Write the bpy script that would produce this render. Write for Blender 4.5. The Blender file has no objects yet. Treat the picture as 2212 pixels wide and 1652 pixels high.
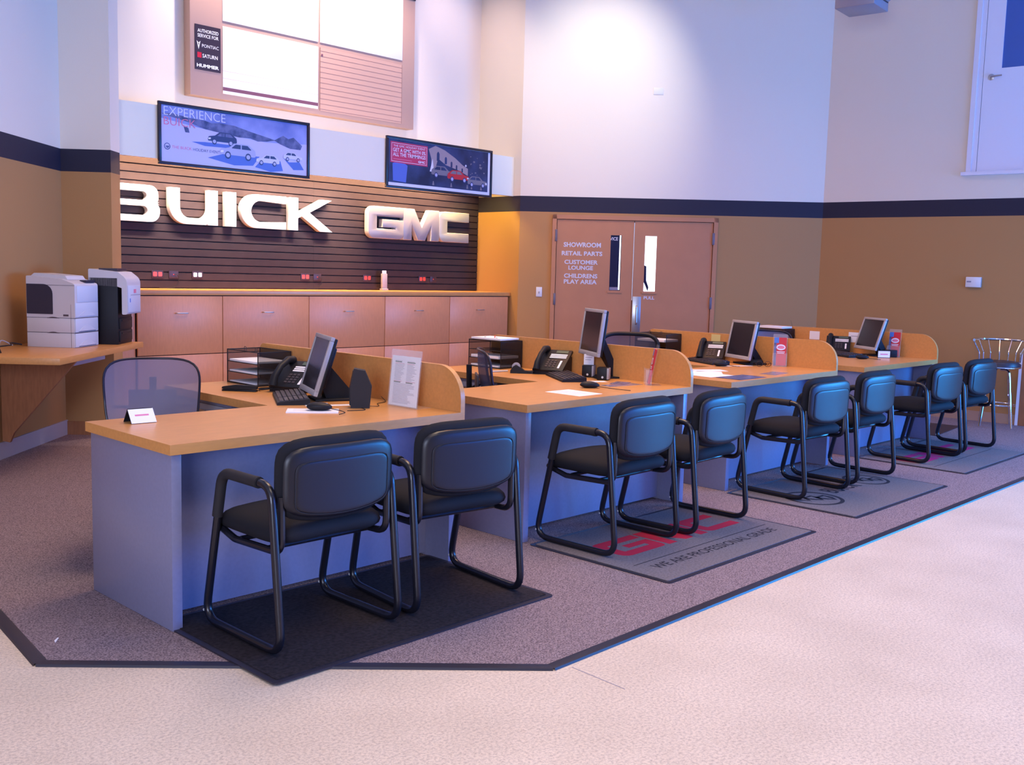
import bpy, bmesh, math, random
from mathutils import Vector, Matrix
random.seed(7)
PI = math.pi
R = math.radians
SC = bpy.context.scene
COL = SC.collection
W0, H0 = 2212, 1652

# ------------------------------------------------------------------ camera
F_PX = 2172.2
yaw, pitch, roll = R(46.389), R(-6.201), R(1.519)
cam_d = bpy.data.cameras.new('camera')
cam = bpy.data.objects.new('camera', cam_d)
COL.objects.link(cam)
cy, sy = math.cos(yaw), math.sin(yaw)
fw = Vector((sy * math.cos(pitch), cy * math.cos(pitch), math.sin(pitch)))
rt = Vector((cy, -sy, 0))
up = rt.cross(fw)
r2 = rt * math.cos(roll) + up * math.sin(roll)
u2 = -rt * math.sin(roll) + up * math.cos(roll)
m = Matrix((r2, u2, -fw)).transposed().to_4x4()
m.translation = Vector((-1.879, -3.617, 1.465))
cam.matrix_world = m
cam_d.sensor_fit = 'HORIZONTAL'
cam_d.sensor_width = 36
cam_d.lens = 36 * F_PX / W0
cam_d.clip_start = 0.05
SC.camera = cam

# ------------------------------------------------------------------ world, exposure, lights
wd = bpy.data.worlds.new('world')
SC.world = wd
wd.use_nodes = True
wd.node_tree.nodes['Background'].inputs[0].default_value = (0.30, 0.45, 1.0, 1)
wd.node_tree.nodes['Background'].inputs[1].default_value = 0.8
SC.view_settings.view_transform = 'Standard'
SC.view_settings.look = 'None'
SC.view_settings.gamma = 1
SC.view_settings.use_curve_mapping = False
SC.view_settings.exposure = 0.0


def area(name, loc, target, sx, sy_, power, col, spread=180):
    d = bpy.data.lights.new(name, 'AREA')
    d.shape = 'RECTANGLE'
    d.size, d.size_y = sx, sy_
    d.energy = power
    d.color = col
    d.spread = R(spread)
    o = bpy.data.objects.new(name, d)
    COL.objects.link(o)
    o.location = loc
    o.rotation_euler = (Vector(target) - Vector(loc)).to_track_quat('-Z', 'Y').to_euler()
    return o


def spot(name, loc, target, power, col, ang, blend=0.6, rad=0.05):
    d = bpy.data.lights.new(name, 'SPOT')
    d.energy = power
    d.color = col
    d.spot_size = R(ang)
    d.spot_blend = blend
    d.shadow_soft_size = rad
    o = bpy.data.objects.new(name, d)
    COL.objects.link(o)
    o.location = loc
    o.rotation_euler = (Vector(target) - Vector(loc)).to_track_quat('-Z', 'Y').to_euler()
    return o


# daylight through the glazed vehicle doors behind and to the right of the camera
area('daylight_right_door', (9.35, -4.2, 1.45), (2.0, -2.2, 0.75), 5.2, 1.8, 1050, (0.035, 0.34, 1.0))
area('daylight_rear_door', (6.3, -7.7, 1.7), (4.0, 0.0, 0.6), 6.5, 2.2, 430, (0.05, 0.17, 1.0))
area('fill_left', (-5.7, -4.2, 2.0), (0.0, -0.5, 0.9), 4.0, 2.2, 560, (0.64, 0.72, 1.0))  # unseen fill light, added to brighten the left wall and desk sides
# high bay ceiling lamps
area('overhead_light', (0.5, -3.5, 5.4), (0.5, -3.5, 0), 2.5, 2.5, 78, (1.0, 0.78, 0.50), 120)
area('overhead_light', (5.5, -3.0, 5.4), (5.5, -3.0, 0), 2.5, 2.5, 50, (1.0, 0.80, 0.62), 120)
area('overhead_light', (5.0, 1.8, 5.4), (5.0, 1.8, 0), 2.5, 2.0, 80, (1.0, 0.42, 0.14), 130)
area('overhead_light', (2.6, 0.8, 5.4), (2.6, 0.8, 0), 2.5, 2.0, 95, (1.0, 0.75, 0.50), 130)  # extra overhead fill, added to lift the left wall
# accent spots on the menu board and on the wall over the double door
spot('accent_spot', (3.5, 4.80, 5.4), (3.6, 5.45, 3.7), 420, (1.0, 0.76, 0.62), 92, 0.9)
spot('accent_spot', (5.0, 4.80, 5.4), (4.9, 5.45, 3.7), 420, (1.0, 0.76, 0.62), 88, 0.9)
spot('accent_spot', (6.0, 2.35, 5.35), (7.50, 4.05, 3.65), 330, (1.0, 0.95, 0.86), 56, 1.0)
spot('accent_spot', (6.0, 4.6, 5.4), (6.5, 5.3, 3.7), 110, (1.0, 0.74, 0.70), 80, 1.0)
# warm downlights tucked behind the fascia over the counter
area('cove_light', (3.5, 4.99, 2.60), (3.5, 5.42, 2.04), 2.9, 0.05, 26, (1.0, 0.84, 0.72), 62)
area('cove_light', (4.3, 5.28, 2.76), (4.3, 5.47, 2.3), 4.3, 0.05, 170, (1.0, 0.66, 0.38), 110)
spot('cove_spot', (6.35, 5.05, 2.55), (6.98, 5.25, 1.5), 36, (1.0, 0.82, 0.10), 95, 0.5)


# ------------------------------------------------------------------ materials
def s2l(c):
    return tuple((v / 12.92 if v <= 0.04045 else ((v + 0.055) / 1.055) ** 2.4) for v in (x / 255 for x in c))


def mat(name, col, rough=0.5, metal=0.0, var=0.0, vscale=20, bump=0.0, bscale=200, spec=0.5, emit=None, es=1.0,
        alpha=None, trans=0.0, ior=1.45, coat=0.0, col2=None, stretch=None, ramp=(0.35, 0.65)):
    mt = bpy.data.materials.new(name)
    mt.use_nodes = True
    nt = mt.node_tree
    b = nt.nodes['Principled BSDF']
    b.inputs['Roughness'].default_value = rough
    b.inputs['Metallic'].default_value = metal
    b.inputs['Specular IOR Level'].default_value = spec
    b.inputs['IOR'].default_value = ior
    b.inputs['Transmission Weight'].default_value = trans
    b.inputs['Coat Weight'].default_value = coat
    c = (*col, 1)
    b.inputs['Base Color'].default_value = c
    tc = nt.nodes.new('ShaderNodeTexCoord')
    src = tc.outputs['Object']
    if stretch:
        mp = nt.nodes.new('ShaderNodeMapping')
        mp.inputs['Scale'].default_value = stretch
        nt.links.new(src, mp.inputs['Vector'])
        src = mp.outputs[0]
    if var > 0 or col2:
        n = nt.nodes.new('ShaderNodeTexNoise')
        n.inputs['Scale'].default_value = vscale
        n.inputs['Detail'].default_value = 5
        nt.links.new(src, n.inputs['Vector'])
        rp = nt.nodes.new('ShaderNodeValToRGB')
        rp.color_ramp.elements[0].position, rp.color_ramp.elements[1].position = ramp
        lo = col2 if col2 else tuple(v * (1 - var) for v in col)
        rp.color_ramp.elements[0].color = (*lo, 1)
        rp.color_ramp.elements[1].color = (*(min(1, v * (1 + var)) for v in col), 1)
        nt.links.new(n.outputs['Fac'], rp.inputs[0])
        nt.links.new(rp.outputs[0], b.inputs['Base Color'])
    if bump > 0:
        n2 = nt.nodes.new('ShaderNodeTexNoise')
        n2.inputs['Scale'].default_value = bscale
        n2.inputs['Detail'].default_value = 3
        nt.links.new(src, n2.inputs['Vector'])
        bp = nt.nodes.new('ShaderNodeBump')
        bp.inputs['Strength'].default_value = bump
        bp.inputs['Distance'].default_value = 0.004
        nt.links.new(n2.outputs['Fac'], bp.inputs['Height'])
        nt.links.new(bp.outputs[0], b.inputs['Normal'])
    if emit:
        b.inputs['Emission Color'].default_value = (*emit, 1)
        b.inputs['Emission Strength'].default_value = es
    if alpha is not None:
        b.inputs['Alpha'].default_value = alpha
    return mt


def wall_mat(name, white, tan, navy, z0=2.205, z1=2.388):
    """painted wall: tan below, navy band, white above (paint colours switch with height)"""
    mt = bpy.data.materials.new(name)
    mt.use_nodes = True
    nt = mt.node_tree
    b = nt.nodes['Principled BSDF']
    b.inputs['Roughness'].default_value = 0.6
    b.inputs['Specular IOR Level'].default_value = 0.3
    g = nt.nodes.new('ShaderNodeNewGeometry')
    sp = nt.nodes.new('ShaderNodeSeparateXYZ')
    nt.links.new(g.outputs['Position'], sp.inputs[0])

    def step(z):
        k = nt.nodes.new('ShaderNodeMath')
        k.operation = 'GREATER_THAN'
        k.inputs[1].default_value = z
        nt.links.new(sp.outputs['Z'], k.inputs[0])
        return k.outputs[0]

    def mix(fac, a, c):
        x = nt.nodes.new('ShaderNodeMix')
        x.data_type = 'RGBA'
        nt.links.new(fac, x.inputs[0])
        if isinstance(a, tuple):
            x.inputs[6].default_value = (*a, 1)
        else:
            nt.links.new(a, x.inputs[6])
        x.inputs[7].default_value = (*c, 1)
        return x.outputs[2]
    c1 = mix(step(z0), tan, navy)
    c2 = mix(step(z1), c1, white)
    nt.links.new(c2, b.inputs['Base Color'])
    n = nt.nodes.new('ShaderNodeTexNoise')
    n.inputs['Scale'].default_value = 90
    nt.links.new(g.outputs['Position'], n.inputs['Vector'])
    bp = nt.nodes.new('ShaderNodeBump')
    bp.inputs['Strength'].default_value = 0.12
    bp.inputs['Distance'].default_value = 0.003
    nt.links.new(n.outputs['Fac'], bp.inputs['Height'])
    nt.links.new(bp.outputs[0], b.inputs['Normal'])
    return mt


def floor_mat():
    mt = mat('speckled_epoxy_floor', (0.80, 0.66, 0.60), rough=0.42, spec=0.35)
    nt = mt.node_tree
    b = nt.nodes['Principled BSDF']
    tc = [n for n in nt.nodes if n.type == 'TEX_COORD'][0]
    n1 = nt.nodes.new('ShaderNodeTexNoise')
    n1.inputs['Scale'].default_value = 95
    n1.inputs['Detail'].default_value = 6
    n1.inputs['Roughness'].default_value = 0.75
    n2 = nt.nodes.new('ShaderNodeTexNoise')
    n2.inputs['Scale'].default_value = 2.2
    n2.inputs['Detail'].default_value = 3
    for n in (n1, n2):
        nt.links.new(tc.outputs['Object'], n.inputs['Vector'])
    r1 = nt.nodes.new('ShaderNodeValToRGB')
    e = r1.color_ramp.elements
    e[0].position, e[0].color = 0.33, (0.44, 0.35, 0.29, 1)
    e[1].position, e[1].color = 0.56, (0.77, 0.63, 0.50, 1)
    r2_ = nt.nodes.new('ShaderNodeValToRGB')
    e = r2_.color_ramp.elements
    e[0].position, e[0].color = 0.3, (0.88, 0.87, 0.86, 1)
    e[1].position, e[1].color = 0.7, (1, 1, 1, 1)
    mx = nt.nodes.new('ShaderNodeMix')
    mx.data_type = 'RGBA'
    mx.blend_type = 'MULTIPLY'
    mx.inputs[0].default_value = 1
    nt.links.new(n1.outputs['Fac'], r1.inputs[0])
    nt.links.new(n2.outputs['Fac'], r2_.inputs[0])
    nt.links.new(r1.outputs[0], mx.inputs[6])
    nt.links.new(r2_.outputs[0], mx.inputs[7])
    nt.links.new(mx.outputs[2], b.inputs['Base Color'])
    return mt


def mesh_fabric(name, col, scale, dens):
    """open woven mesh: real see-through holes in a fine weave"""
    mt = bpy.data.materials.new(name)
    mt.use_nodes = True
    nt = mt.node_tree
    b = nt.nodes['Principled BSDF']
    b.inputs['Base Color'].default_value = (*col, 1)
    b.inputs['Roughness'].default_value = 0.6
    tc = nt.nodes.new('ShaderNodeTexCoord')
    n = nt.nodes.new('ShaderNodeTexWave')
    n.inputs['Scale'].default_value = scale
    n.wave_type = 'BANDS'
    n.bands_direction = 'DIAGONAL'
    nt.links.new(tc.outputs['Object'], n.inputs['Vector'])
    k = nt.nodes.new('ShaderNodeMapRange')
    k.inputs[3].default_value = dens - 0.15
    k.inputs[4].default_value = min(1, dens + 0.15)
    nt.links.new(n.outputs['Fac'], k.inputs[0])
    nt.links.new(k.outputs[0], b.inputs['Alpha'])
    return mt


WHITE = (0.76, 0.68, 0.57)
TAN = (0.42, 0.215, 0.08)
NAVY = (0.018, 0.016, 0.035)
M = {}
M['wall'] = wall_mat('painted_wall', WHITE, TAN, NAVY)
M['floor'] = floor_mat()
M['ceiling'] = mat('ceiling_paint', (0.6, 0.58, 0.6), 0.8)
M['carpet'] = mat('loop_carpet', (0.27, 0.20, 0.21), 0.95, var=0.25, vscale=150, bump=0.9, bscale=160, spec=0.15,
                  col2=(0.10, 0.07, 0.085), ramp=(0.34, 0.62))
M['rubber'] = mat('rubber_edge', (0.025, 0.022, 0.035), 0.40, spec=0.4)
M['mat_black'] = mat('black_mat_pile', (0.022, 0.017, 0.022), 0.9, var=0.35, vscale=60, bump=0.5, bscale=500, spec=0.2)
M['mat_grey'] = mat('grey_mat_pile', (0.17, 0.145, 0.16), 0.9, var=0.18, vscale=90, bump=0.5, bscale=500, spec=0.2)
M['mat_line'] = mat('mat_dark_print', (0.028, 0.024, 0.034), 0.9, spec=0.2)
M['mat_red'] = mat('mat_red_print', (0.42, 0.02, 0.05), 0.9, spec=0.2)
M['mat_pink'] = mat('mat_magenta_print', (0.42, 0.02, 0.14), 0.9, spec=0.2)
M['maple'] = mat('maple_laminate', (0.61, 0.275, 0.085), 0.32, var=0.05, vscale=12, stretch=(1, 5, 5), spec=0.5)
M['maple_v'] = mat('maple_laminate_front', (0.66, 0.275, 0.12), 0.38, var=0.035, vscale=14, stretch=(5, 5, 1))
M['maple_dark'] = mat('maple_bracket', (0.33, 0.125, 0.05), 0.4, var=0.10, vscale=9, stretch=(6, 6, 1))
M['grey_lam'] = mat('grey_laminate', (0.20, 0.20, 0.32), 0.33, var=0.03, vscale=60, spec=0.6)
M['grey_edge'] = mat('grey_edge_band', (0.34, 0.34, 0.40), 0.3)
M['dark_gap'] = mat('dark_recess', (0.02, 0.015, 0.015), 0.8)
M['steel'] = mat('brushed_steel', (0.5, 0.5, 0.53), 0.32, metal=1.0)
M['hinge'] = mat('dull_hinge_metal', (0.16, 0.13, 0.16), 0.45, metal=0.6)
M['chrome'] = mat('chrome', (0.8, 0.8, 0.82), 0.08, metal=1.0)
M['chair_black'] = mat('black_fabric', (0.009, 0.009, 0.014), 0.8, bump=0.25, bscale=900, spec=0.3)
M['chair_shell'] = mat('black_plastic_shell', (0.007, 0.007, 0.013), 0.36, bump=0.06, bscale=1200, spec=0.5)
M['chair_tube'] = mat('black_powder_coat', (0.008, 0.008, 0.014), 0.27, spec=0.6)
M['glide'] = mat('pale_glide', (0.6, 0.6, 0.62), 0.3)
M['blk'] = mat('black_plastic', (0.009, 0.009, 0.013), 0.5, spec=0.3)
M['blk_matte'] = mat('black_matte_plastic', (0.016, 0.014, 0.018), 0.7)
M['key'] = mat('charcoal_keycap', (0.05, 0.038, 0.045), 0.45)
M['silver'] = mat('silver_plastic', (0.36, 0.34, 0.37), 0.35)
M['screen'] = mat('dark_screen', (0.018, 0.015, 0.022), 0.16, spec=0.5)
M['paper'] = mat('white_paper', (0.83, 0.81, 0.86), 0.8)
M['ink'] = mat('grey_print', (0.25, 0.23, 0.30), 0.8)
M['ink_g'] = mat('green_print', (0.08, 0.13, 0.08), 0.8)
M['ink_r'] = mat('red_print', (0.55, 0.05, 0.10), 0.8)
M['yellow_note'] = mat('yellow_paper', (0.70, 0.55, 0.22), 0.8)
M['acrylic'] = mat('clear_acrylic', (0.9, 0.9, 0.95), 0.06, alpha=0.10, spec=0.6)
M['wire'] = mat('black_wire', (0.012, 0.010, 0.014), 0.4)
M['wiremesh'] = mesh_fabric('black_wire_mesh', (0.012, 0.010, 0.014), 400, 0.42)
M['fabric_mesh'] = mesh_fabric('grey_chair_mesh', (0.20, 0.17, 0.25), 120, 0.80)
M['fabric_mesh_d'] = mesh_fabric('dark_chair_mesh', (0.05, 0.05, 0.09), 120, 0.72)
M['red'] = mat('red_gloss', (0.55, 0.012, 0.03), 0.35)
M['bluep'] = mat('blue_gloss', (0.06, 0.18, 0.6), 0.35)
M['slat'] = mat('slatwall_brown_grey', (0.042, 0.029, 0.032), 0.6, spec=0.15, var=0.06, vscale=10)
M['slat_gap'] = mat('slat_groove_dark', (0.01, 0.008, 0.01), 0.8)
M['letter'] = mat('white_letter_face', (0.88, 0.88, 0.84), 0.4)
M['letter_gmc'] = mat('silvery_letter_face', (0.30, 0.28, 0.29), 0.35)
M['letter_side'] = mat('letter_return', (0.62, 0.58, 0.58), 0.45)
M['fascia'] = mat('white_fascia', (0.80, 0.76, 0.62), 0.55)
M['frame_blk'] = mat('black_picture_frame', (0.014, 0.010, 0.02), 0.35)
M['board_tan'] = mat('pinkish_board', (0.50, 0.32, 0.25), 0.5)
M['board_white'] = mat('white_board_insert', (0.9, 0.9, 0.88), 0.45)
M['board_tan2'] = mat('pinkish_board_slats', (0.52, 0.33, 0.26), 0.5)
M['board_line'] = mat('board_seam_shadow', (0.26, 0.14, 0.12), 0.6)
M['board_band'] = mat('mauve_band', (0.16, 0.06, 0.10), 0.6)
M['plaque'] = mat('dark_plaque', (0.035, 0.018, 0.026), 0.4)
M['door'] = mat('tan_door_paint', (0.47, 0.20, 0.095), 0.5, var=0.03, vscale=5)
M['door_lines'] = mat('door_gap', (0.06, 0.02, 0.015), 0.8)
M['decal'] = mat('white_vinyl_text', (0.62, 0.60, 0.68), 0.6)
M['win_dark'] = mat('dim_lite_glass', (0.012, 0.015, 0.05), 0.1)
M['win_bright'] = mat('daylit_room_beyond', (0.8, 0.8, 0.9), 0.5, emit=(0.75, 0.85, 1.0), es=2.2)
M['white_plastic'] = mat('white_plastic', (0.72, 0.69, 0.70), 0.45)
M['printer'] = mat('beige_grey_plastic', (0.60, 0.55, 0.56), 0.45)
M['printer_f'] = mat('printer_front_plastic', (0.58, 0.60, 0.68), 0.4)
M['printer_dk'] = mat('printer_dark_panel', (0.03, 0.025, 0.045), 0.4)
M['seam'] = mat('seam_dark', (0.10, 0.07, 0.08), 0.7)
M['orange_out'] = mat('orange_receptacle', (0.75, 0.07, 0.03), 0.4)
M['white_out'] = mat('white_receptacle', (0.85, 0.85, 0.80), 0.4)
M['base_tan'] = mat('tan_baseboard', (0.42, 0.27, 0.19), 0.5)
M['base_lav'] = mat('light_baseboard', (0.42, 0.37, 0.42), 0.5)
M['white_trim'] = mat('white_trim', (0.74, 0.72, 0.80), 0.45)
M['door_white'] = mat('white_door_paint', (0.74, 0.74, 0.84), 0.45)
M['glass_blue'] = mat('blue_lite_glass', (0.05, 0.12, 0.40), 0.08, spec=0.6)
M['heater'] = mat('grey_sheet_metal', (0.30, 0.28, 0.34), 0.4, metal=0.3)
M['seat_brown'] = mat('dark_seat_vinyl', (0.03, 0.02, 0.03), 0.4)
M['lcd'] = mat('phone_display', (0.09, 0.12, 0.08), 0.3)
M['skyp'] = mat('poster_sky', (0.36, 0.40, 0.78), 0.25, col2=(0.10, 0.14, 0.45), vscale=2)
M['snow'] = mat('poster_snow', (0.55, 0.53, 0.82), 0.25)
M['mount'] = mat('poster_mountain', (0.16, 0.17, 0.36), 0.25, col2=(0.05, 0.06, 0.17), vscale=14)
M['pshadow'] = mat('poster_blue_shadow', (0.10, 0.16, 0.55), 0.25)
M['car_silver'] = mat('poster_silver_car', (0.42, 0.43, 0.66), 0.25)
M['car_light'] = mat('poster_white_car', (0.62, 0.62, 0.80), 0.25)
M['car_dark'] = mat('poster_dark_car', (0.04, 0.05, 0.15), 0.25)
M['pwhite'] = mat('poster_white', (0.75, 0.74, 0.90), 0.25)
M['ppink'] = mat('poster_pink_text', (0.72, 0.20, 0.33), 0.25)
M['night'] = mat('poster_night', (0.016, 0.018, 0.055), 0.25, col2=(0.04, 0.06, 0.17), vscale=3)
M['pred'] = mat('poster_red_box', (0.55, 0.045, 0.12), 0.25)
M['parch'] = mat('poster_arches', (0.36, 0.28, 0.30), 0.25)
M['pgrey'] = mat('poster_grey_car', (0.20, 0.18, 0.22), 0.25)
M['pcarred'] = mat('poster_red_car', (0.55, 0.03, 0.04), 0.25)


# ------------------------------------------------------------------ helpers
def fillet2(pts, seg=6):
    """pts (x, y, r): polygon with rounded corners"""
    out = []
    n = len(pts)
    for i, p in enumerate(pts):
        r = p[2] if len(p) > 2 else 0
        b = Vector(p[:2])
        if r <= 0:
            out.append(tuple(b))
            continue
        a = Vector(pts[i - 1][:2])
        c = Vector(pts[(i + 1) % n][:2])
        d1, d2 = (a - b), (c - b)
        l1, l2 = d1.length, d2.length
        d1.normalize()
        d2.normalize()
        ang = math.acos(max(-1, min(1, d1.dot(d2))))
        t = min(r / math.tan(ang / 2), l1 * 0.98, l2 * 0.98)
        r = t * math.tan(ang / 2)
        cen = b + (d1 + d2).normalized() * (r / math.sin(ang / 2))
        p1, p2 = b + d1 * t - cen, b + d2 * t - cen
        a1, a2 = math.atan2(p1.y, p1.x), math.atan2(p2.y, p2.x)
        da = (a2 - a1 + PI) % (2 * PI) - PI
        for k in range(seg + 1):
            q = a1 + da * k / seg
            out.append((cen.x + r * math.cos(q), cen.y + r * math.sin(q)))
    return out


def fillet3(pts, r, seg=5, closed=False):
    pts = [Vector(p) for p in pts]
    out = []
    n = len(pts)
    for i, b in enumerate(pts):
        if not closed and i in (0, n - 1):
            out.append(b)
            continue
        a, c = pts[i - 1], pts[(i + 1) % n]
        d1, d2 = (a - b), (c - b)
        l1, l2 = d1.length, d2.length
        d1.normalize()
        d2.normalize()
        ang = math.acos(max(-1, min(1, d1.dot(d2))))
        if ang > 3.1:
            out.append(b)
            continue
        t = min(r / math.tan(ang / 2), l1 * 0.49, l2 * 0.49)
        p1, p2 = b + d1 * t, b + d2 * t
        for k in range(seg + 1):
            s = k / seg
            out.append(p1 * (1 - s) ** 2 + b * 2 * s * (1 - s) + p2 * s * s)
    return out


class MB:
    def __init__(s, *mats):
        s.bm = bmesh.new()
        s.mats = list(mats)
        s.M = Matrix.Identity(4)

    def mi(s, m):
        if m is None:
            return 0
        if m not in s.mats:
            s.mats.append(m)
        return s.mats.index(m)

    def _v(s, co):
        return s.bm.verts.new(s.M @ Vector(co))

    def _f(s, vs, m, smooth=False):
        try:
            f = s.bm.faces.new(vs)
        except ValueError:
            return None
        f.material_index = m
        f.smooth = smooth
        return f

    def box(s, x0, x1, y0, y1, z0, z1, m=None, bev=0, seg=2):
        k = s.mi(m)
        vs = [s._v((x, y, z)) for z in (z0, z1) for y in (y0, y1) for x in (x0, x1)]
        fs = [s._f([vs[i] for i in q], k) for q in ((0, 2, 3, 1), (4, 5, 7, 6), (0, 1, 5, 4), (2, 6, 7, 3), (0, 4, 6, 2), (1, 3, 7, 5))]
        if bev:
            es = list({e for f in fs for e in f.edges})
            r = bmesh.ops.bevel(s.bm, geom=es, offset=bev, segments=seg, affect='EDGES', profile=0.5)
            for f in r['faces']:
                f.material_index = k
        return s

    def prism(s, pts, axis, a0, a1, m=None, m_side=None):
        k = s.mi(m)
        k2 = s.mi(m_side) if m_side else k
        f3 = {'x': lambda p, a: (a, p[0], p[1]), 'y': lambda p, a: (p[0], a, p[1]), 'z': lambda p, a: (p[0], p[1], a)}[axis]
        A = [s._v(f3(p, a0)) for p in pts]
        B = [s._v(f3(p, a1)) for p in pts]
        n = len(pts)
        new = [s._f(A, k), s._f(list(reversed(B)), k)]
        for i in range(n):
            new.append(s._f([A[i], B[i], B[(i + 1) % n], A[(i + 1) % n]], k2))
        bmesh.ops.recalc_face_normals(s.bm, faces=[f for f in new if f])
        return s

    def tube(s, path, r, m=None, seg=10, closed=False, caps=True, flat=1.0):
        k = s.mi(m)
        P = [Vector(p) for p in path]
        n = len(P)
        rr = r if isinstance(r, (list, tuple)) else [r] * n
        T = []
        for i in range(n):
            if closed:
                t = P[(i + 1) % n] - P[i - 1]
            else:
                t = P[min(i + 1, n - 1)] - P[max(i - 1, 0)]
            T.append(t.normalized())
        nrm = T[0].orthogonal().normalized()
        rings = []
        for i in range(n):
            nrm = (nrm - T[i] * nrm.dot(T[i]))
            if nrm.length < 1e-6:
                nrm = T[i].orthogonal()
            nrm.normalize()
            bn = T[i].cross(nrm)
            rings.append([s._v(P[i] + (nrm * math.cos(2 * PI * j / seg) + bn * math.sin(2 * PI * j / seg)) * rr[i]) for j in range(seg)])
        rng = range(n if closed else n - 1)
        for i in rng:
            a, b = rings[i], rings[(i + 1) % n]
            off = 0
            if closed and i == n - 1:
                off = min(range(seg), key=lambda o: (a[0].co - b[o].co).length)
            for j in range(seg):
                s._f([a[j], a[(j + 1) % seg], b[(j + 1 + off) % seg], b[(j + off) % seg]], k, True)
        if not closed and caps:
            s._f(list(reversed(rings[0])), k)
            s._f(rings[-1], k)
        return s

    def lathe(s, prof, m=None, seg=24, c=(0, 0, 0)):
        k = s.mi(m)
        rings = []
        for r, z in prof:
            if r < 1e-6:
                rings.append([s._v((c[0], c[1], c[2] + z))])
            else:
                rings.append([s._v((c[0] + r * math.cos(2 * PI * j / seg), c[1] + r * math.sin(2 * PI * j / seg), c[2] + z)) for j in range(seg)])
        for a, b in zip(rings, rings[1:]):
            for j in range(seg):
                j2 = (j + 1) % seg
                if len(a) == 1 and len(b) == 1:
                    continue
                if len(a) == 1:
                    s._f([a[0], b[j2], b[j]], k, True)
                elif len(b) == 1:
                    s._f([a[j], a[j2], b[0]], k, True)
                else:
                    s._f([a[j], a[j2], b[j2], b[j]], k, True)
        return s

    def pad(s, w, h, t, n=4.0, m=None, seg=48, rings=8, e=5.0, warp=None):
        """cushion lying in local xz plane, thickness along y, superellipse outline"""
        k = s.mi(m)

        def pos(r, a, side):
            ca, sa = math.cos(a), math.sin(a)
            q = (abs(ca) ** n + abs(sa) ** n) ** (-1 / n)
            x, z = w / 2 * q * ca * r, h / 2 * q * sa * r
            y = side * t / 2 * math.sqrt(max(0, 1 - r ** e))
            return warp(x, y, z) if warp else (x, y, z)
        rs = [math.sin(PI / 2 * i / rings) for i in range(1, rings + 1)]
        rim = [s._v(pos(1, 2 * PI * j / seg, 0)) for j in range(seg)]
        for side in (1, -1):
            prev = [s._v(pos(0, 0, side))]
            for i, r in enumerate(rs):
                cur = rim if i == rings - 1 else [s._v(pos(r, 2 * PI * j / seg, side)) for j in range(seg)]
                for j in range(seg):
                    j2 = (j + 1) % seg
                    if len(prev) == 1:
                        vs = [prev[0], cur[j], cur[j2]]
                    else:
                        vs = [prev[j], cur[j], cur[j2], prev[j2]]
                    s._f(vs if side < 0 else list(reversed(vs)), k, True)
                prev = cur
        return s

    def mesh_in(s, me, mtx, m=None):
        k = s.mi(m)
        vs = [s._v(mtx @ v.co) for v in me.vertices]
        for p in me.polygons:
            s._f([vs[i] for i in p.vertices], k)
        return s

    def shape(s, loops, mtx, m=None, ext=0.0, bev=0.0):
        cu = bpy.data.curves.new('tmp', 'CURVE')
        cu.dimensions = '2D'
        cu.fill_mode = 'BOTH'
        cu.extrude = ext
        cu.bevel_depth = bev
        cu.bevel_resolution = 1
        for lp in loops:
            sp = cu.splines.new('POLY')
            sp.points.add(len(lp) - 1)
            for i, p in enumerate(lp):
                sp.points[i].co = (p[0], p[1], 0, 1)
            sp.use_cyclic_u = True
        me = _to_mesh(cu)
        s.mesh_in(me, mtx, m)
        bpy.data.meshes.remove(me)
        return s

    def text(s, txt, x0, x1, z0, z1, mtx, m=None, bold=0.0, ext=0.0006):
        """text laid out in local XY plane of mtx, stretched to fill the box"""
        cu = bpy.data.curves.new('tmp', 'FONT')
        cu.body = txt
        cu.size = 1
        cu.offset = bold
        cu.resolution_u = 3
        me = _to_mesh(cu)
        xs = [v.co.x for v in me.vertices]
        ys = [v.co.y for v in me.vertices]
        if xs:
            ax, bx, ay, by = min(xs), max(xs), min(ys), max(ys)
            sx, sy_ = (x1 - x0) / (bx - ax), (z1 - z0) / (by - ay)
            T = mtx @ Matrix.Translation((x0 - ax * sx, z0 - ay * sy_, 0)) @ Matrix.Diagonal((sx, sy_, 1, 1))
            s.mesh_in(me, T, m)
        bpy.data.meshes.remove(me)
        return s

    def quad(s, pts, m=None):
        s._f([s._v(p) for p in pts], s.mi(m))
        return s

    def build(s, name, parent=None, loc=None, rotz=0, ang=35):
        me = bpy.data.meshes.new(name)
        bmesh.ops.remove_doubles(s.bm, verts=s.bm.verts, dist=1e-6)
        s.bm.to_mesh(me)
        s.bm.free()
        for mm in s.mats:
            me.materials.append(M[mm] if isinstance(mm, str) else mm)
        for p in me.polygons:
            p.use_smooth = True
        me.set_sharp_from_angle(angle=R(ang))
        o = bpy.data.objects.new(name, me)
        COL.objects.link(o)
        if parent:
            o.parent = parent
        if loc:
            o.location = loc
        o.rotation_euler.z = rotz
        return o


def _to_mesh(cu):
    ob = bpy.data.objects.new('tmp', cu)
    COL.objects.link(ob)
    bpy.context.view_layer.update()
    dg = bpy.context.evaluated_depsgraph_get()
    me = bpy.data.meshes.new_from_object(ob.evaluated_get(dg))
    bpy.data.objects.remove(ob)
    bpy.data.curves.remove(cu)
    return me


def thing(name, label, cat, loc=(0, 0, 0), rotz=0, group=None):
    o = bpy.data.objects.new(name, None)
    o.empty_display_size = 0.1
    COL.objects.link(o)
    o.location = loc
    o.rotation_euler = (0, 0, rotz)
    return tag(o, label, cat, group)


def tag(o, label, cat, group=None):
    o['label'] = label
    o['category'] = cat
    if group:
        o['group'] = group
    return o


def struct(o):
    o['kind'] = 'structure'
    return o


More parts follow.
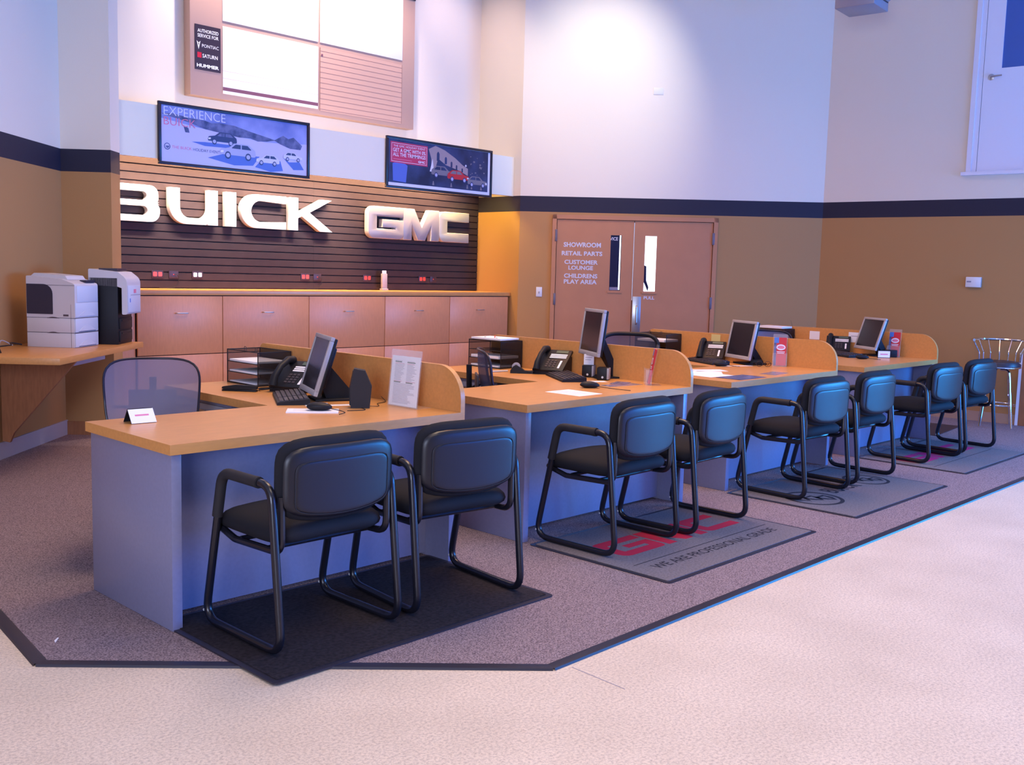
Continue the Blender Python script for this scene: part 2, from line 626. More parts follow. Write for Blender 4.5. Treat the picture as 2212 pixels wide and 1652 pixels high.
def dup(root, loc, rotz, label, group=None):
    r = root.copy()
    COL.objects.link(r)
    r.location = loc
    r.rotation_euler = (0, 0, rotz)
    r['label'] = label
    if group:
        r['group'] = group
    for ch in list(root.children):
        c = ch.copy()
        COL.objects.link(c)
        c.parent = r
        for g in ch.children:
            d = g.copy()
            COL.objects.link(d)
            d.parent = c
    return r


# local frames: plane facing -y (x right, z up): text X->x, Y->z, extrusion towards -y
def face_y(x=0, y=0, z=0):
    return Matrix.Translation((x, y, z)) @ Matrix.Rotation(PI / 2, 4, 'X')


# ================================================================== SETTING
LW = Vector((1.63, 4.94))          # corner left wall / pier
PA = Vector((1.92, 4.65))          # pier front corners
PB = Vector((2.065, 4.795))
XR = 6.98                          # side return of the alcove
YB = 5.50                          # alcove back wall
DA = Vector((XR, 4.765))           # door wall ends
DB = Vector((9.30, 2.05))
RB = Vector((9.49, -0.10))
HC = 5.5


def wall(name, a, b, z0=0, z1=HC, th=0.12, m='wall', gap=None):
    """wall from a to b, interior on the right-hand side walking a->b"""
    a, b = Vector(a), Vector(b)
    d = (b - a)
    L = d.length
    mb = MB(m)
    if gap:
        g0, g1, gz = gap
        mb.box(0, g0, 0, th, z0, z1).box(g1, L, 0, th, z0, z1).box(g0, g1, 0, th, gz, z1)
    else:
        mb.box(0, L, 0, th, z0, z1)
    o = mb.build(name, None, (a.x, a.y, 0), math.atan2(d.y, d.x))
    return struct(o)


fl = MB('floor').box(-6, 10.2, -8.2, 6.2, -0.10, 0.0).build('floor')
struct(fl)
struct(MB('ceiling').box(-6, 10.2, -8.2, 6.2, HC, HC + 0.1).build('ceiling'))
LEFT0 = Vector((-4.8, 3.31 - 4.8))
wall('wall_left', LEFT0, LW)
mbp = MB('wall')
mbp.prism([(1.63, 4.94), (1.92, 4.65), (2.065, 4.795), (2.065, 5.5), (1.63, 5.5)], 'z', 0, HC)
struct(mbp.build('wall_pier'))
wall('wall_back', (1.3, YB), (XR + 0.1, YB))
struct(MB('wall').prism([(XR, YB + 0.12), (XR, 4.765), (XR + 0.02, 4.765), (XR + 0.10, 4.86), (XR + 0.10, YB + 0.12)], 'z', 0, HC).build('wall_return'))
dd = (DB - DA)
DL = dd.length
DANG = math.atan2(dd.y, dd.x)
D0, D1 = 0.395, 2.255   # door leaf pair along the wall
wall('wall_door', DA, DB + dd.normalized() * 0.02, gap=(D0, D1 + 0.10, 2.175))
RL = (RB - DB)
REND = DB + RL * 3.2
wall('wall_right', DB, REND)
wall('wall_rear', (-6, -8.0), (-6, -1.5))
struct(bpy.data.objects['wall_rear'])
# window wall behind the camera: piers and header around the glazed vehicle doors
struct(MB('wall').box(-6, 10.2, -8.0, -7.88, 3.6, HC).box(-6, -0.6, -8.0, -7.88, 0, 3.6).box(8.6, 10.2, -8.0, -7.88, 0, 3.6).build('wall_front'))

# base boards
mb = MB('base_lav')
L = (LW - LEFT0).length
mb.box(0, L, -0.014, -0.001, 0, 0.13)
struct(mb.build('baseboard_left', None, (LEFT0.x, LEFT0.y, 0), math.atan2(*reversed(LW - LEFT0))))
mb = MB('maple_dark')
mb.box(0.0, 0.40, -0.013, -0.001, 0, 0.12)
struct(mb.build('baseboard_pier', None, (1.63, 4.94, 0), R(-45)))
mb = MB('base_tan')
L = (REND - DB).length
mb.box(0.0, L, -0.014, -0.001, 0, 0.11)
struct(mb.build('baseboard_right', None, (DB.x, DB.y, 0), math.atan2(*reversed(RL))))
mb = MB('base_tan').box(D1 + 0.06, DL, -0.014, -0.001, 0, 0.11).box(0.02, D0 - 0.06, -0.014, -0.001, 0, 0.11)
struct(mb.build('baseboard_door', None, (DA.x, DA.y, 0), DANG))

# ---- double door (local frame of the door wall: x along, -y into the room)
do = MB('door')
do.box(D0 - 0.05, D0, -0.03, 0.10, 0, 2.175).box(D1, D1 + 0.05, -0.03, 0.10, 0, 2.175).box(D0 - 0.05, D1 + 0.05, -0.03, 0.10, 2.125, 2.175)
du = dd.normalized() * 0.05
do = struct(do.build('door_1', None, (DA.x + du.x, DA.y + du.y, 0), DANG))
do['label'] = 'tan metal double door with two narrow windows and white lettering'
mid = (D0 + D1) / 2 - 0.005
WL = (1.045, 1.175)
WR = (1.455, 1.592)


def leaf(x0, x1, w, wm):
    b = MB('door')
    y0, y1 = -0.012, 0.032
    b.box(x0, w[0], y0, y1, 0.012, 2.12).box(w[1], x1, y0, y1, 0.012, 2.12)
    b.box(w[0], w[1], y0, y1, 0.012, 1.29).box(w[0], w[1], y0, y1, 1.947, 2.12)
    b.box(w[0] - 0.02, w[1] + 0.02, y0 - 0.012, y0, 1.262, 1.284, 'door')
    f = b.build('door_leaf', do)
    MB(wm).box(w[0], w[1], 0.006, 0.012, 1.29, 1.947).build('lite', f)
    return f


lf = leaf(D0 + 0.006, mid - 0.004, WL, 'win_dark')
rf = leaf(mid + 0.004, D1 - 0.006, WR, 'win_bright')
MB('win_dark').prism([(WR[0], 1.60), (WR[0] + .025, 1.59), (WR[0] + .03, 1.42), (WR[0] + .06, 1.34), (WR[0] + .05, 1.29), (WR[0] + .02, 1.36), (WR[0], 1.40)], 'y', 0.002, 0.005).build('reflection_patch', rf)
MB('door_lines').box(D0 - 0.01, D1 + 0.01, 0.034, 0.04, 0.0, 2.13).build('door_gap', do)
t = MB('decal')
for txt, z0, z1, a, b in (('SHOWROOM', 1.795, 1.852, 0.485, 0.93), ('RETAIL PARTS', 1.695, 1.747, 0.465, 0.95), ('CUSTOMER', 1.592, 1.643, 0.50, 0.90),
                          ('LOUNGE', 1.525, 1.575, 0.55, 0.845), ('CHILDRENS', 1.427, 1.480, 0.50, 0.90), ('PLAY AREA', 1.358, 1.410, 0.50, 0.895)):
    t.text(txt, a, b, z0, z1, face_y(0, -0.0135, 0), bold=0.03)
t.build('lettering', lf)
MB('decal').text('PULL', 1.462, 1.590, 1.195, 1.232, face_y(0, -0.0135, 0), bold=0.03).build('lettering', rf)
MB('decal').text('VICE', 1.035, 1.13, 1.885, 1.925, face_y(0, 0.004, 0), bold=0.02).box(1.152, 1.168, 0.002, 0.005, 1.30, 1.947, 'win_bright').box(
    1.05, 1.15, 0.002, 0.005, 1.295, 1.33, 'ink').build('drawn_reflection', lf)  # reflected lettering drawn onto the pane, with a bright strip and grey bar
pl = MB('steel').box(mid + 0.01, mid + 0.11, -0.017, -0.012, 0.78, 1.225, bev=0.002).build('push_plate', rf)
MB('steel').tube(fillet3([(mid + 0.06, -0.017, 1.11), (mid + 0.06, -0.06, 1.11), (mid + 0.06, -0.06, 0.90), (mid + 0.06, -0.017, 0.90)], 0.02), 0.011).build('pull_handle', pl)
for hx in (D0 - 0.002, D1 + 0.002):
    for hz in (1.86, 1.10, 0.3):
        MB('hinge').box(hx - 0.016, hx + 0.012, -0.034, -0.008, hz, hz + 0.14, bev=0.003).build('hinge', do)
MB('steel').box(mid - 0.004, mid + 0.004, -0.018, -0.012, 1.18, 2.10).build('meeting_strip', do)
struct(MB('dark_gap').box(D0 - 0.1, D1 + 0.1, 0.6, 0.62, 0, 2.3).build('wall_beyond', None, (DA.x, DA.y, 0), DANG))

# ---- upper loft door on the right wall (local: x along wall from DB)
RANG = math.atan2(RL.y, RL.x)
ds = RL.normalized()


def rw(x, y):   # distance along the right wall
    return (Vector((x, y)) - DB).dot(ds)


a0 = rw(9.443, 0.44)
d2 = MB('white_trim')
d2.box(a0 - 0.05, a0, -0.035, 0.0, 2.67, 4.9).box(a0, a0 + 0.05, -0.02, 0.0, 2.67, 4.9)
d2.box(a0 - 0.09, a0 + 1.2, -0.07, 0.0, 2.635, 2.67)
d2 = struct(d2.build('door_2', None, (DB.x, DB.y, 0), RANG))
g0 = rw(9.462, 0.212)
lf2 = MB('door_white').box(a0 + 0.055, g0, -0.018, -0.001, 2.675, 4.88).box(g0, g0 + 0.55, -0.018, -0.001, 2.675, 3.735).box(g0 + 0.55, a0 + 1.0, -0.018, -0.001, 2.675, 4.88).build('door_leaf', d2)
MB('glass_blue').box(g0, g0 + 0.55, -0.010, -0.004, 3.735, 4.88).build('lite', lf2)
h = MB('steel')
hx = a0 + 0.135
h.M = Matrix.Translation((hx, -0.018, 3.65)) @ Matrix.Rotation(PI / 2, 4, 'X')
h.lathe([(0, 0.0), (0.032, 0.0), (0.032, 0.008), (0.012, 0.012), (0.012, 0.05), (0, 0.05)])
h.M = Matrix.Identity(4)
h.tube([(hx, -0.06, 3.65), (hx + 0.05, -0.064, 3.652), (hx + 0.11, -0.06, 3.655)], [0.011, 0.010, 0.008])
h.build('lever_handle', lf2)
# pale corner trim at the right frame edge
c0 = rw(9.499, -0.19)
sc_ = thing('side_cabinet', 'wooden cabinet end with a pale edge strip beside the bar stool at the right', 'cabinet', (DB.x + ds.x * c0, DB.y + ds.y * c0, 0), RANG)
MB('maple_dark').box(0.03, 0.6, -0.06, -0.016, 0.0055, 0.77).build('cabinet_body', sc_)
MB('white_trim').box(0.0, 0.029, -0.06, -0.016, 0.0055, 0.77).build('edge_strip', sc_)

# ---- carpet with rubber edge
c1, c2, c3 = (-0.501, 0.045), (0.862, -1.262), (-0.437, 0.592)
cpoly = [(-0.501, 0.045), (0.862, -1.255), (9.56, -1.24), (9.47, 0.0), (9.285, 2.045), (6.975, 4.755), (6.975, 5.49), (2.07, 5.49), (2.07, 4.79), (1.925, 4.645), (1.63, 4.93), (-0.20, 3.08)]
cp = MB('carpet').prism(cpoly, 'z', 0.0, 0.005).build('carpet')
tag(cp, 'grey-brown flecked carpet with black rubber edging, under all the desks', 'carpet')
eb = MB('rubber')
for a, b in (((-0.16, 3.0), (-0.501, 0.045)), ((-0.501, 0.045), (0.862, -1.255)), ((0.862, -1.255), (9.56, -1.24))):
    a, b = Vector(a), Vector(b)
    d = (b - a).normalized()
    nrm = Vector((d.y, -d.x))
    a2, b2 = a - d * 0.0, b + d * 0.0
    e0 = [(a2 + nrm * o) for o in (-0.045, 0.022)]
    e1 = [(b2 + nrm * o) for o in (-0.045, 0.022)]
    prof = [(-0.04, 0.0055), (-0.03, 0.0080), (0.010, 0.0085), (0.0145, 0.0005)]
    vs = []
    for p in (a, b):
        vs.append([eb._v((p.x + nrm.x * o, p.y + nrm.y * o, z)) for o, z in prof])
    for i in range(3):
        eb._f([vs[0][i], vs[1][i], vs[1][i + 1], vs[0][i + 1]], 0)
bmesh.ops.recalc_face_normals(eb.bm, faces=eb.bm.faces)
eb.build('edge_strip', cp)
tag(MB('paper').prism([(0, 0), (0.05, 0.012), (0.052, 0.018), (0.02, 0.014)], 'z', 0.0055, 0.0075).build('paper_scrap', None, (-0.37, 0.21, 0), 0.7),
    'tiny curled white paper scrap on the carpet near its left corner', 'scrap')
struct(MB('ink').box(0, 0.26, 0, 0.003, 0.0, 0.0008).build('trim_2', None, (0.93, -1.29, 0.0), R(-93)))


# ---- mats
def mat_thing(x0, y0, w, d, label, body, rz=0, up=0.0):
    t = MB('rubber').prism(fillet2([(0, 0, .02), (w, 0, .02), (w, d, .02), (0, d, .02)], 3), 'z', 0.0055, 0.0085 + up)
    o = tag(t.build('floor_mat', None, (x0, y0, 0), rz), label, 'floor mat', 'mats in front of the desks')
    p = MB(body).prism(fillet2([(.025, .025, .01), (w - .025, .025, .01), (w - .025, d - .025, .01), (.025, d - .025, .01)], 3), 'z', 0.0086 + up, 0.0115 + up)
    return o, p


FZ = Matrix.Translation((0, 0, 0.0118))
o1, p1 = mat_thing(0.02, -0.70, 1.48, 0.87, 'plain black floor mat sticking out past the carpet edge, under the nearest two chairs', 'mat_black', up=0.003)
p1.build('pile', o1)
o2, p2 = mat_thing(2.05, -0.95, 1.50, 0.92, 'grey floor mat with red letters and WE ARE PROFESSIONAL GRADE, at the second desk', 'mat_grey')
p2.box(0.10, 1.40, 0.285, 0.291, 0.0115, 0.0119, 'mat_line')
p2.text('WE ARE PROFESSIONAL GRADE', 0.16, 1.34, 0.17, 0.235, FZ, 'mat_line', bold=0.01)
GMC = [[(1.45, .74), (1.45, 1), (0, 1, .22), (0, 0, .22), (1.45, 0, .15), (1.45, .58), (.6, .58), (.6, .38), (1.15, .38), (1.15, .26), (.3, .26, .04), (.3, .74, .04)],
       [(0, 0), (.3, 0), (.3, .62), (.62, 0), (.9, 0), (1.2, .62), (1.2, 0), (1.5, 0), (1.5, 1), (1.1, 1), (.76, .36), (.42, 1), (0, 1)],
       [(1.28, 0), (0, 0, .22), (0, 1, .22), (1.28, 1), (1.28, .74), (.3, .74, .04), (.3, .26, .04), (1.28, .26)]]


def emblem(p, x0, y0, hgt, wid, mm):
    x = x0
    k = wid / (1.45 + 1.5 + 1.28 + 0.14)
    for g in GMC:
        lp = [(q[0] * k + x, q[1] * hgt + y0) for q in (fillet2([(a[0], a[1], (a[2] if len(a) > 2 else 0)) for a in g], 3))]
        p.shape([lp], FZ, mm)
        x += (max(a[0] for a in g) + 0.07) * k


emblem(p2, 0.20, 0.41, 0.26, 1.12, 'mat_red')
p2.build('pile', o2)
o3, p3 = mat_thing(4.05, -0.96, 1.50, 0.94, 'grey floor mat with two dark round emblems, at the third desk', 'mat_grey')


def ring(cx, cy, r):
    lo = [(cx + r * math.cos(2 * PI * i / 40), cy + r * math.sin(2 * PI * i / 40)) for i in range(40)]
    li = [(cx + r * .86 * math.cos(2 * PI * i / 40), cy + r * .86 * math.sin(2 * PI * i / 40)) for i in range(40)]
    p3.shape([lo, li], FZ, 'mat_line')
    for i in (-1, 0, 1):
        x, y = cx + i * r * .42, cy - i * r * .25
        s = r * .30
        sh = [(x - s, y + s), (x + s, y + s), (x + s * .9, y - s * .3), (x, y - s * 1.3), (x - s * .9, y - s * .3)]
        si = [(x - s * .6, y + s * .6), (x + s * .6, y + s * .6), (x, y - s * .8)]
        p3.shape([sh, si], FZ, 'mat_line')


ring(0.31, 0.45, 0.20)
ring(1.22, 0.50, 0.17)
p3.text('BUICK', 0.58, 1.0, 0.42, 0.56, FZ, 'mat_line', bold=0.02)
p3.build('pile', o3)
o4, p4 = mat_thing(6.13, -0.88, 1.50, 0.90, 'grey floor mat with magenta letters, at the farthest desk', 'mat_grey')
p4.box(0.10, 1.40, 0.285, 0.291, 0.0115, 0.0119, 'mat_line')
emblem(p4, 0.15, 0.41, 0.24, 1.22, 'mat_pink')
p4.build('pile', o4)
o5 = MB('rubber').box(0, 0.9, 0, 0.6, 0.0055, 0.009).build('floor_mat', None, (7.95, 0.05, 0), 0.1)
tag(o5, 'dark brown floor mat lying by the bar stool near the right wall', 'floor mat')

# ================================================================== ALCOVE
# slat wall
sw = MB('slat_gap').box(2.075, XR - 0.003, YB - 0.012, YB - 0.002, 1.235, 2.46)
nb = 16
hh = (2.46 - 1.235) / nb
for i in range(nb):
    z = 1.235 + i * hh
    sw.prism([(YB - 0.012, z + 0.004), (YB - 0.024, z + 0.006), (YB - 0.024, z + hh - 0.007), (YB - 0.012, z + hh - 0.004)], 'x', 2.075, XR - 0.003, 'slat')
sw.box(4.515, 4.518, YB - 0.0245, YB - 0.02, 1.24, 2.46, 'slat_gap')
tag(sw.build('slatwall_panel'), 'dark grooved slat panel on the alcove wall behind the big white letters', 'wall panel')
# fascia board
fb = MB('fascia').box(2.075, XR - 0.002, 4.88, 4.93, 2.385, 2.845).box(2.075, XR - 0.002, 4.93, YB - 0.003, 2.815, 2.84)
tag(fb.build('fascia_board'), 'long white fascia board above the slat panel carrying the two framed posters', 'fascia')

# letters
BU = {
    'B': ([(0, 0), (1.44, 0, .26), (1.44, .48, .2), (1.3, .51, .03), (1.40, .54, .2), (1.40, 1, .24), (0, 1)],
          [(.3, .17), (1.1, .17, .13), (1.1, .43, .13), (.3, .43)], [(.3, .58), (1.08, .58, .12), (1.08, .83, .12), (.3, .83)]),
    'U': ([(0, 1), (0, 0, .5), (1.15, 0, .25), (1.18, .06), (1.18, 0), (1.5, 0), (1.5, 1), (1.2, 1), (1.2, .17, .3), (.31, .17, .3), (.31, 1)],),
    'I': ([(0, 0), (.34, 0), (.34, 1), (0, 1)],),
    'C': ([(1.55, .0, .0), (0, 0, .5), (0, 1, .5), (1.55, 1), (1.55, .78), (.33, .84, .34), (.33, .16, .34), (1.55, .22)],),
    'K': ([(0, 0), (.31, 0), (.31, .38), (.45, .45), (1.15, 0), (1.62, 0), (.74, .57), (1.58, 1), (1.2, 1), (.31, .54), (.31, 1), (0, 1)],)}
ZL, HL = 1.853, 0.335


def letter(loops, x, hgt, wid, z, nm, label, bev, ext, face='letter'):
    mw = max(a[0] for a in loops[0])
    mb = MB(face)
    ls = []
    for lp in loops:
        ls.append([(q[0] * wid / mw, q[1] * hgt) for q in fillet2([(a[0] * 1.0, a[1], (a[2] if len(a) > 2 else 0)) for a in lp], 8)])
    mb.shape(ls, face_y(0, 0, 0), face, ext=ext, bev=bev)
    o = mb.build(nm, None, (x, 5.435, z))
    o.data.materials.append(M['letter_side'])
    for p in o.data.polygons:
        if abs(p.normal.y) < 0.5:
            p.material_index = 1
    return o


for ch, x, w, wd_ in (('B', 2.235, 0.495, 'letter B, leftmost, partly behind the pier'), ('U', 2.83, 0.505, 'letter U between B and I'), ('I', 3.425, 0.113, 'narrow letter I'),
                      ('C', 3.595, 0.525, 'letter C between I and K'), ('K', 4.165, 0.54, 'letter K, last of its word')):
    tag(letter(BU[ch], x, HL, w, ZL, 'sign_letter', 'x', 0.001, 0.032), 'big bright white flat-faced ' + wd_ + ' on the slat panel', 'letter', 'bright white sign letters')
for g, x, w, wd_ in zip(GMC, (5.205, 5.715, 6.27), (0.49, 0.53, 0.465), ('G, first of three', 'M between G and C', 'C, rightmost, by the yellow wall')):
    tag(letter([g], x, 0.335, w, 1.828, 'sign_letter', 'x', 0.012, 0.028, 'letter_gmc'), 'silvery white chunky letter ' + wd_ + ', on the slat panel', 'letter', 'silvery sign letters')

# counter and cabinets
ct = MB('maple').box(2.075, XR - 0.004, 4.885, YB - 0.026, 1.187, 1.232, bev=0.002)
tag(ct.build('countertop'), 'long maple countertop along the slat panel, over the row of cabinets', 'countertop')
bx = [2.085, 2.245, 3.085, 4.055, 5.035, 5.985, 6.945]
nms = ['partly hidden behind the black printer', 'second from the left, left of the first desk divider', 'third from the left', 'fourth from the left', 'rightmost, beside the yellow wall']
for i in range(1, 6):
    x0, x1 = bx[i], bx[i + 1]
    c = thing('cabinet', 'maple cabinet under the alcove counter, ' + nms[i - 1], 'cabinet', (x0, 4.91, 0), 0, 'cabinets under the alcove counter')
    w = x1 - x0
    MB('dark_gap').box(0.0, w, 0.0, 0.55, 0.0055, 1.185).build('cabinet_body', c)
    dr = MB('maple_v').box(0.0035, w - 0.0035, -0.019, -0.001, 0.648, 1.178, bev=0.0015).build('door', c)
    MB('maple_v').box(0.0035, w - 0.0035, -0.019, -0.001, 0.10, 0.641, bev=0.0015).build('door', c)
    hx = w / 2
    MB('steel').tube(fillet3([(hx - 0.055, -0.019, 1.025), (hx - 0.055, -0.05, 1.025), (hx + 0.055, -0.05, 1.025), (hx + 0.055, -0.019, 1.025)], 0.008, 3), 0.005, seg=8).build('pull_handle', dr)
MBs = MB('maple_v').box(2.085, 2.24, 4.92, 5.45, 0.0055, 1.185)
tag(MBs.build('filler_cabinet'), 'narrow maple filler panel at the left end of the cabinet row', 'cabinet')

# outlets
OUT = [(2.735, 'orange_out', 'twin orange outlet nearest the left end of the slat panel'), (3.15, 'white_out', 'twin white outlet low on the slat panel, the only white one'),
       (4.41, 'orange_out', 'twin orange outlet low on the slat panel below letter C'), (5.245, 'orange_out', 'twin orange outlet just left of the grey counter sign'),
       (6.07, 'orange_out', 'twin orange outlet at the right, under the silvery letters')]
for x, mm, lb in OUT:
    o = tag(MB('plaque').box(-0.058, 0.058, -0.006, 0, -0.036, 0.036, bev=0.002).build('power_outlet', None, (x, YB - 0.0245, 1.368)), lb, 'outlet', 'outlets on the slat panel')
    r_ = MB(mm)
    for dx in (-0.026, 0.026):
        r_.prism(fillet2([(dx - .019, -.021, .008), (dx + .019, -.021, .008), (dx + .019, .021, .008), (dx - .019, .021, .008)], 3), 'y', -0.0085, -0.006)
        for ex in (-0.006, 0.006):
            r_.box(dx + ex - .0015, dx + ex + .0015, -0.0088, -0.0084, 0.0, 0.012, 'plaque')
    r_.build('receptacle', o)
for x, lb in ((2.90, 'black data plate with a dangling cable beside the left orange outlet'), (4.565, 'black data plate with a short cable right of the middle orange outlet'),
              (6.24, 'black data plate at the right end of the slat panel')):
    o = tag(MB('plaque').box(-0.05, 0.05, -0.006, 0, -0.036, 0.036, bev=0.002).build('data_plate', None, (x, YB - 0.0245, 1.366)), lb, 'wall plate', 'data plates on the slat panel')
    MB('orange_out').box(-0.006, 0.006, -0.009, -0.006, -0.004, 0.006).build('jack', o)
    if x < 6:
        MB('wire').tube(fillet3([(0.0, -0.008, 0.0), (0.02, -0.03, 0.01), (0.04, -0.03, -0.03), (0.035, -0.03, -0.08), (-0.01, -0.028, -0.125), (-0.16, -0.03, -0.128)], 0.03), 0.003, seg=6).build('cable', o)
pb = thing('counter_sign', 'small grey hang-tab box standing on the counter in front of the slat panel', 'box', (5.43, 5.40, 1.232))
MB('silver').box(-0.035, 0.035, -0.015, 0.015, 0.02, 0.19, bev=0.003).build('box_body', pb)
MB('white_plastic').prism(fillet2([(-.03, .19), (.03, .19), (.03, .225, .008), (-.03, .225, .008)], 3), 'y', -0.002, 0.002).build('hang_tab', pb)
MB('silver').box(-0.04, 0.04, -0.03, 0.03, 0.0, 0.02, bev=0.004).build('foot', pb)


# ---- posters
def poster(name, x0, x1, z0, z1, label):
    w, h = x1 - x0, z1 - z0
    t = thing(name, label, 'picture', (x0, 4.878, z0), 0, 'framed posters on the fascia board')
    f = MB('frame_blk')
    b = 0.026
    f.box(0, w, -0.028, 0, 0, b, bev=0.003).box(0, w, -0.028, 0, h - b, h, bev=0.003).box(0, b, -0.028, 0, b, h - b, bev=0.003).box(w - b, w, -0.028, 0, b, h - b, bev=0.003)
    f.build('frame', t)
    return t, w, h


def lay(p, pts, m, k):
    p.shape([fillet2([(a[0], a[1], (a[2] if len(a) > 2 else 0)) for a in pts], 4)], face_y(0, -0.012 - 0.0004 * k, 0), m)


def car(p, x, z, s, m, mg, k, flip=1, ys=0.66):
    """small side view of a car"""
    def q(pts):
        return [(x + flip * a[0] * s, z + a[1] * s * ys, (a[2] * s if len(a) > 2 else 0)) for a in (pts if flip > 0 else list(reversed(pts)))]
    lay(p, q([(0, .14, .03), (.02, .34, .06), (.24, .40, .05), (.40, .58, .08), (.78, .58, .10), (.98, .38, .06), (1.0, .14, .05)]), m, k)
    lay(p, q([(.31, .39, .01), (.43, .54, .03), (.57, .54, .01), (.57, .39, .01)]), mg, k + 1)
    lay(p, q([(.60, .39, .01), (.60, .54, .01), (.76, .54, .03), (.88, .39, .01)]), mg, k + 1)
    lay(p, q([(.02, .20), (.02, .28), (.10, .29), (.10, .22)]), 'pwhite', k + 1)
    for wx in (.22, .78):
        lay(p, [(x + flip * (wx + .08 * math.cos(2 * PI * i / 16)) * s, z + (.13 * ys + .09 * math.sin(2 * PI * i / 16)) * s) for i in range(16)], 'car_dark', k + 2)
        lay(p, [(x + flip * (wx + .055 * math.cos(2 * PI * i / 12)) * s, z + (.13 * ys + .055 * math.sin(2 * PI * i / 12)) * s) for i in range(12)], 'car_silver', k + 3)


P, w, h = poster('framed_poster', 2.447, 4.028, 2.34, 2.882, 'black framed snow poster with four cars and EXPERIENCE, left of the two posters')
p = MB('snow')
p.box(0.026, w - .026, -0.0118, -0.008, 0.026, h - .026, 'snow')
lay(p, [(.026, .40), (.26, .37), (.5, .345), (.8, .32), (1.1, .30), (w - .026, .33), (w - .026, h - .026), (.026, h - .026)], 'skyp', 1)
lay(p, [(.03, .44), (.14, .45), (.3, .43), (.45, .425), (.52, .41), (.6, .42), (.75, .415), (.95, .375), (1.1, .35), (1.2, .33), (1.1, .31), (1.0, .30), (.92, .32), (.8, .315), (.65, .33), (.45, .35), (.3, .39), (.12, .42)], 'mount', 2)
lay(p, [(1.18, .33), (1.28, .385), (1.34, .36), (1.40, .38), (1.5, .31), (1.48, .27), (1.36, .27), (1.25, .30)], 'mount', 2)
lay(p, [(.24, .36), (.29, .34), (.30, .30), (.26, .30), (.25, .33)], 'mount', 3)
lay(p, [(.32, .225), (.45, .235), (.78, .235), (.66, .205), (.45, .20)], 'pshadow', 3)
lay(p, [(.48, .10), (.66, .155), (1.02, .16), (.95, .07), (.75, .055)], 'pshadow', 3)
lay(p, [(.97, .06), (1.04, .13), (1.25, .14), (1.28, .05), (1.14, .03)], 'pshadow', 3)
lay(p, [(1.29, .17), (1.35, .14), (1.47, .15), (1.52, .08), (1.40, .07)], 'pshadow', 3)
car(p, .48, .225, .30, 'car_dark', 'mount', 4)
car(p, .60, .11, .38, 'car_silver', 'car_dark', 8)
car(p, .98, .085, .26, 'car_light', 'car_dark', 12)
car(p, 1.50, .15, .22, 'car_light', 'car_dark', 12, -1)
p.text('EXPERIENCE', .055, .66, .43, .505, face_y(0, -0.0135, 0), 'pwhite', bold=-0.012)
p.text('BUICK', .055, .36, .345, .415, face_y(0, -0.0138, 0), 'ppink', bold=-0.010)
p.text('THE BUICK', .13, .32, .147, .172, face_y(0, -0.013, 0), 'ppink')
p.text('HOLIDAY EVENT', .335, .60, .145, .170, face_y(0, -0.013, 0), 'mount')
lay(p, [(.085 + .03 * math.cos(2 * PI * i / 20), .16 + .03 * math.sin(2 * PI * i / 20)) for i in range(20)], 'mount', 3)
lay(p, [(.085 + .022 * math.cos(2 * PI * i / 20), .16 + .022 * math.sin(2 * PI * i / 20)) for i in range(20)], 'snow', 4)
lay(p, [(.068, .165), (.105, .165), (.10, .15), (.086, .143), (.072, .15)], 'mount', 5)
p.build('print', P)

P, w, h = poster('framed_poster', 5.0, 6.582, 2.337, 2.878, 'black framed night poster with a red offer box and trucks, right of the two posters')
p = MB('night')
p.box(0.026, w - .026, -0.0118, -0.008, 0.026, h - .026, 'pwhite')
lay(p, [(.03, .06), (w - .06, .06), (w - .06, h - .028), (.03, h - .028)], 'night', 1)
lay(p, [(.10, .08), (.28, .07), (.30, .25), (.20, .30), (.09, .26)], 'pshadow', 2)
lay(p, [(.60, .46), (.70, .505, .02), (.84, .47), (1.0, .40), (1.12, .33), (1.20, .30), (1.20, .22), (1.05, .27), (.86, .31), (.74, .37), (.70, .25), (.64, .23), (.64, .36)], 'parch', 2)
for ax, az, s in ((.72, .40, .055), (.84, .365, .045), (.93, .33, .037), (1.01, .305, .031), (1.10, .28, .028)):
    lay(p, [(ax, az - s), (ax + s * .75, az - s), (ax + s * .75, az + s * .4, .01), (ax + s * .37, az + s, .012), (ax, az + s * .4, .01)], 'night', 3)
lay(p, [(.62, .22), (.66, .36), (.68, .22)], 'pwhite', 3)
for i in range(16):
    ax, az = random.uniform(1.22, 1.5), random.uniform(.22, .47)
    s = random.uniform(.006, .018)
    lay(p, [(ax, az), (ax + s * 1.6, az), (ax + s * 1.6, az + s), (ax, az + s)], 'pgrey', 3)
lay(p, [(1.15, .33), (1.165, .345), (1.18, .33), (1.165, .315)], 'pwhite', 4)
car(p, .98, .16, .34, 'pgrey', 'night', 5, -1)
car(p, 1.22, .135, .34, 'pcarred', 'pgrey', 9, -1)
car(p, 1.51, .10, .32, 'pgrey', 'night', 13, -1)
for ax, s in ((.66, .03), (.93, .03), (1.18, .03), (1.25, .025), (1.4, .03)):
    lay(p, [(ax, .075), (ax + s, .075), (ax + s * .7, .12), (ax + s * .3, .12)], 'pgrey', 3)
lay(p, [(.06, .27), (.585, .265), (.585, .485), (.06, .49)], 'pred', 2)
for a in ([(.075, .283), (.572, .278), (.572, .282), (.075, .287)], [(.075, .472), (.572, .467), (.572, .471), (.075, .476)],
          [(.075, .283), (.079, .283), (.079, .476), (.075, .476)], [(.568, .28), (.572, .28), (.572, .47), (.568, .47)]):
    lay(p, a, 'pwhite', 3)
ft = face_y(0, -0.0135, 0)
p.text('THE GMC HOLIDAY EVENT', .10, .55, .435, .458, ft, 'pwhite')
p.text('GET A GMC WITH 0%', .095, .555, .385, .424, ft, 'pwhite', bold=0.01)
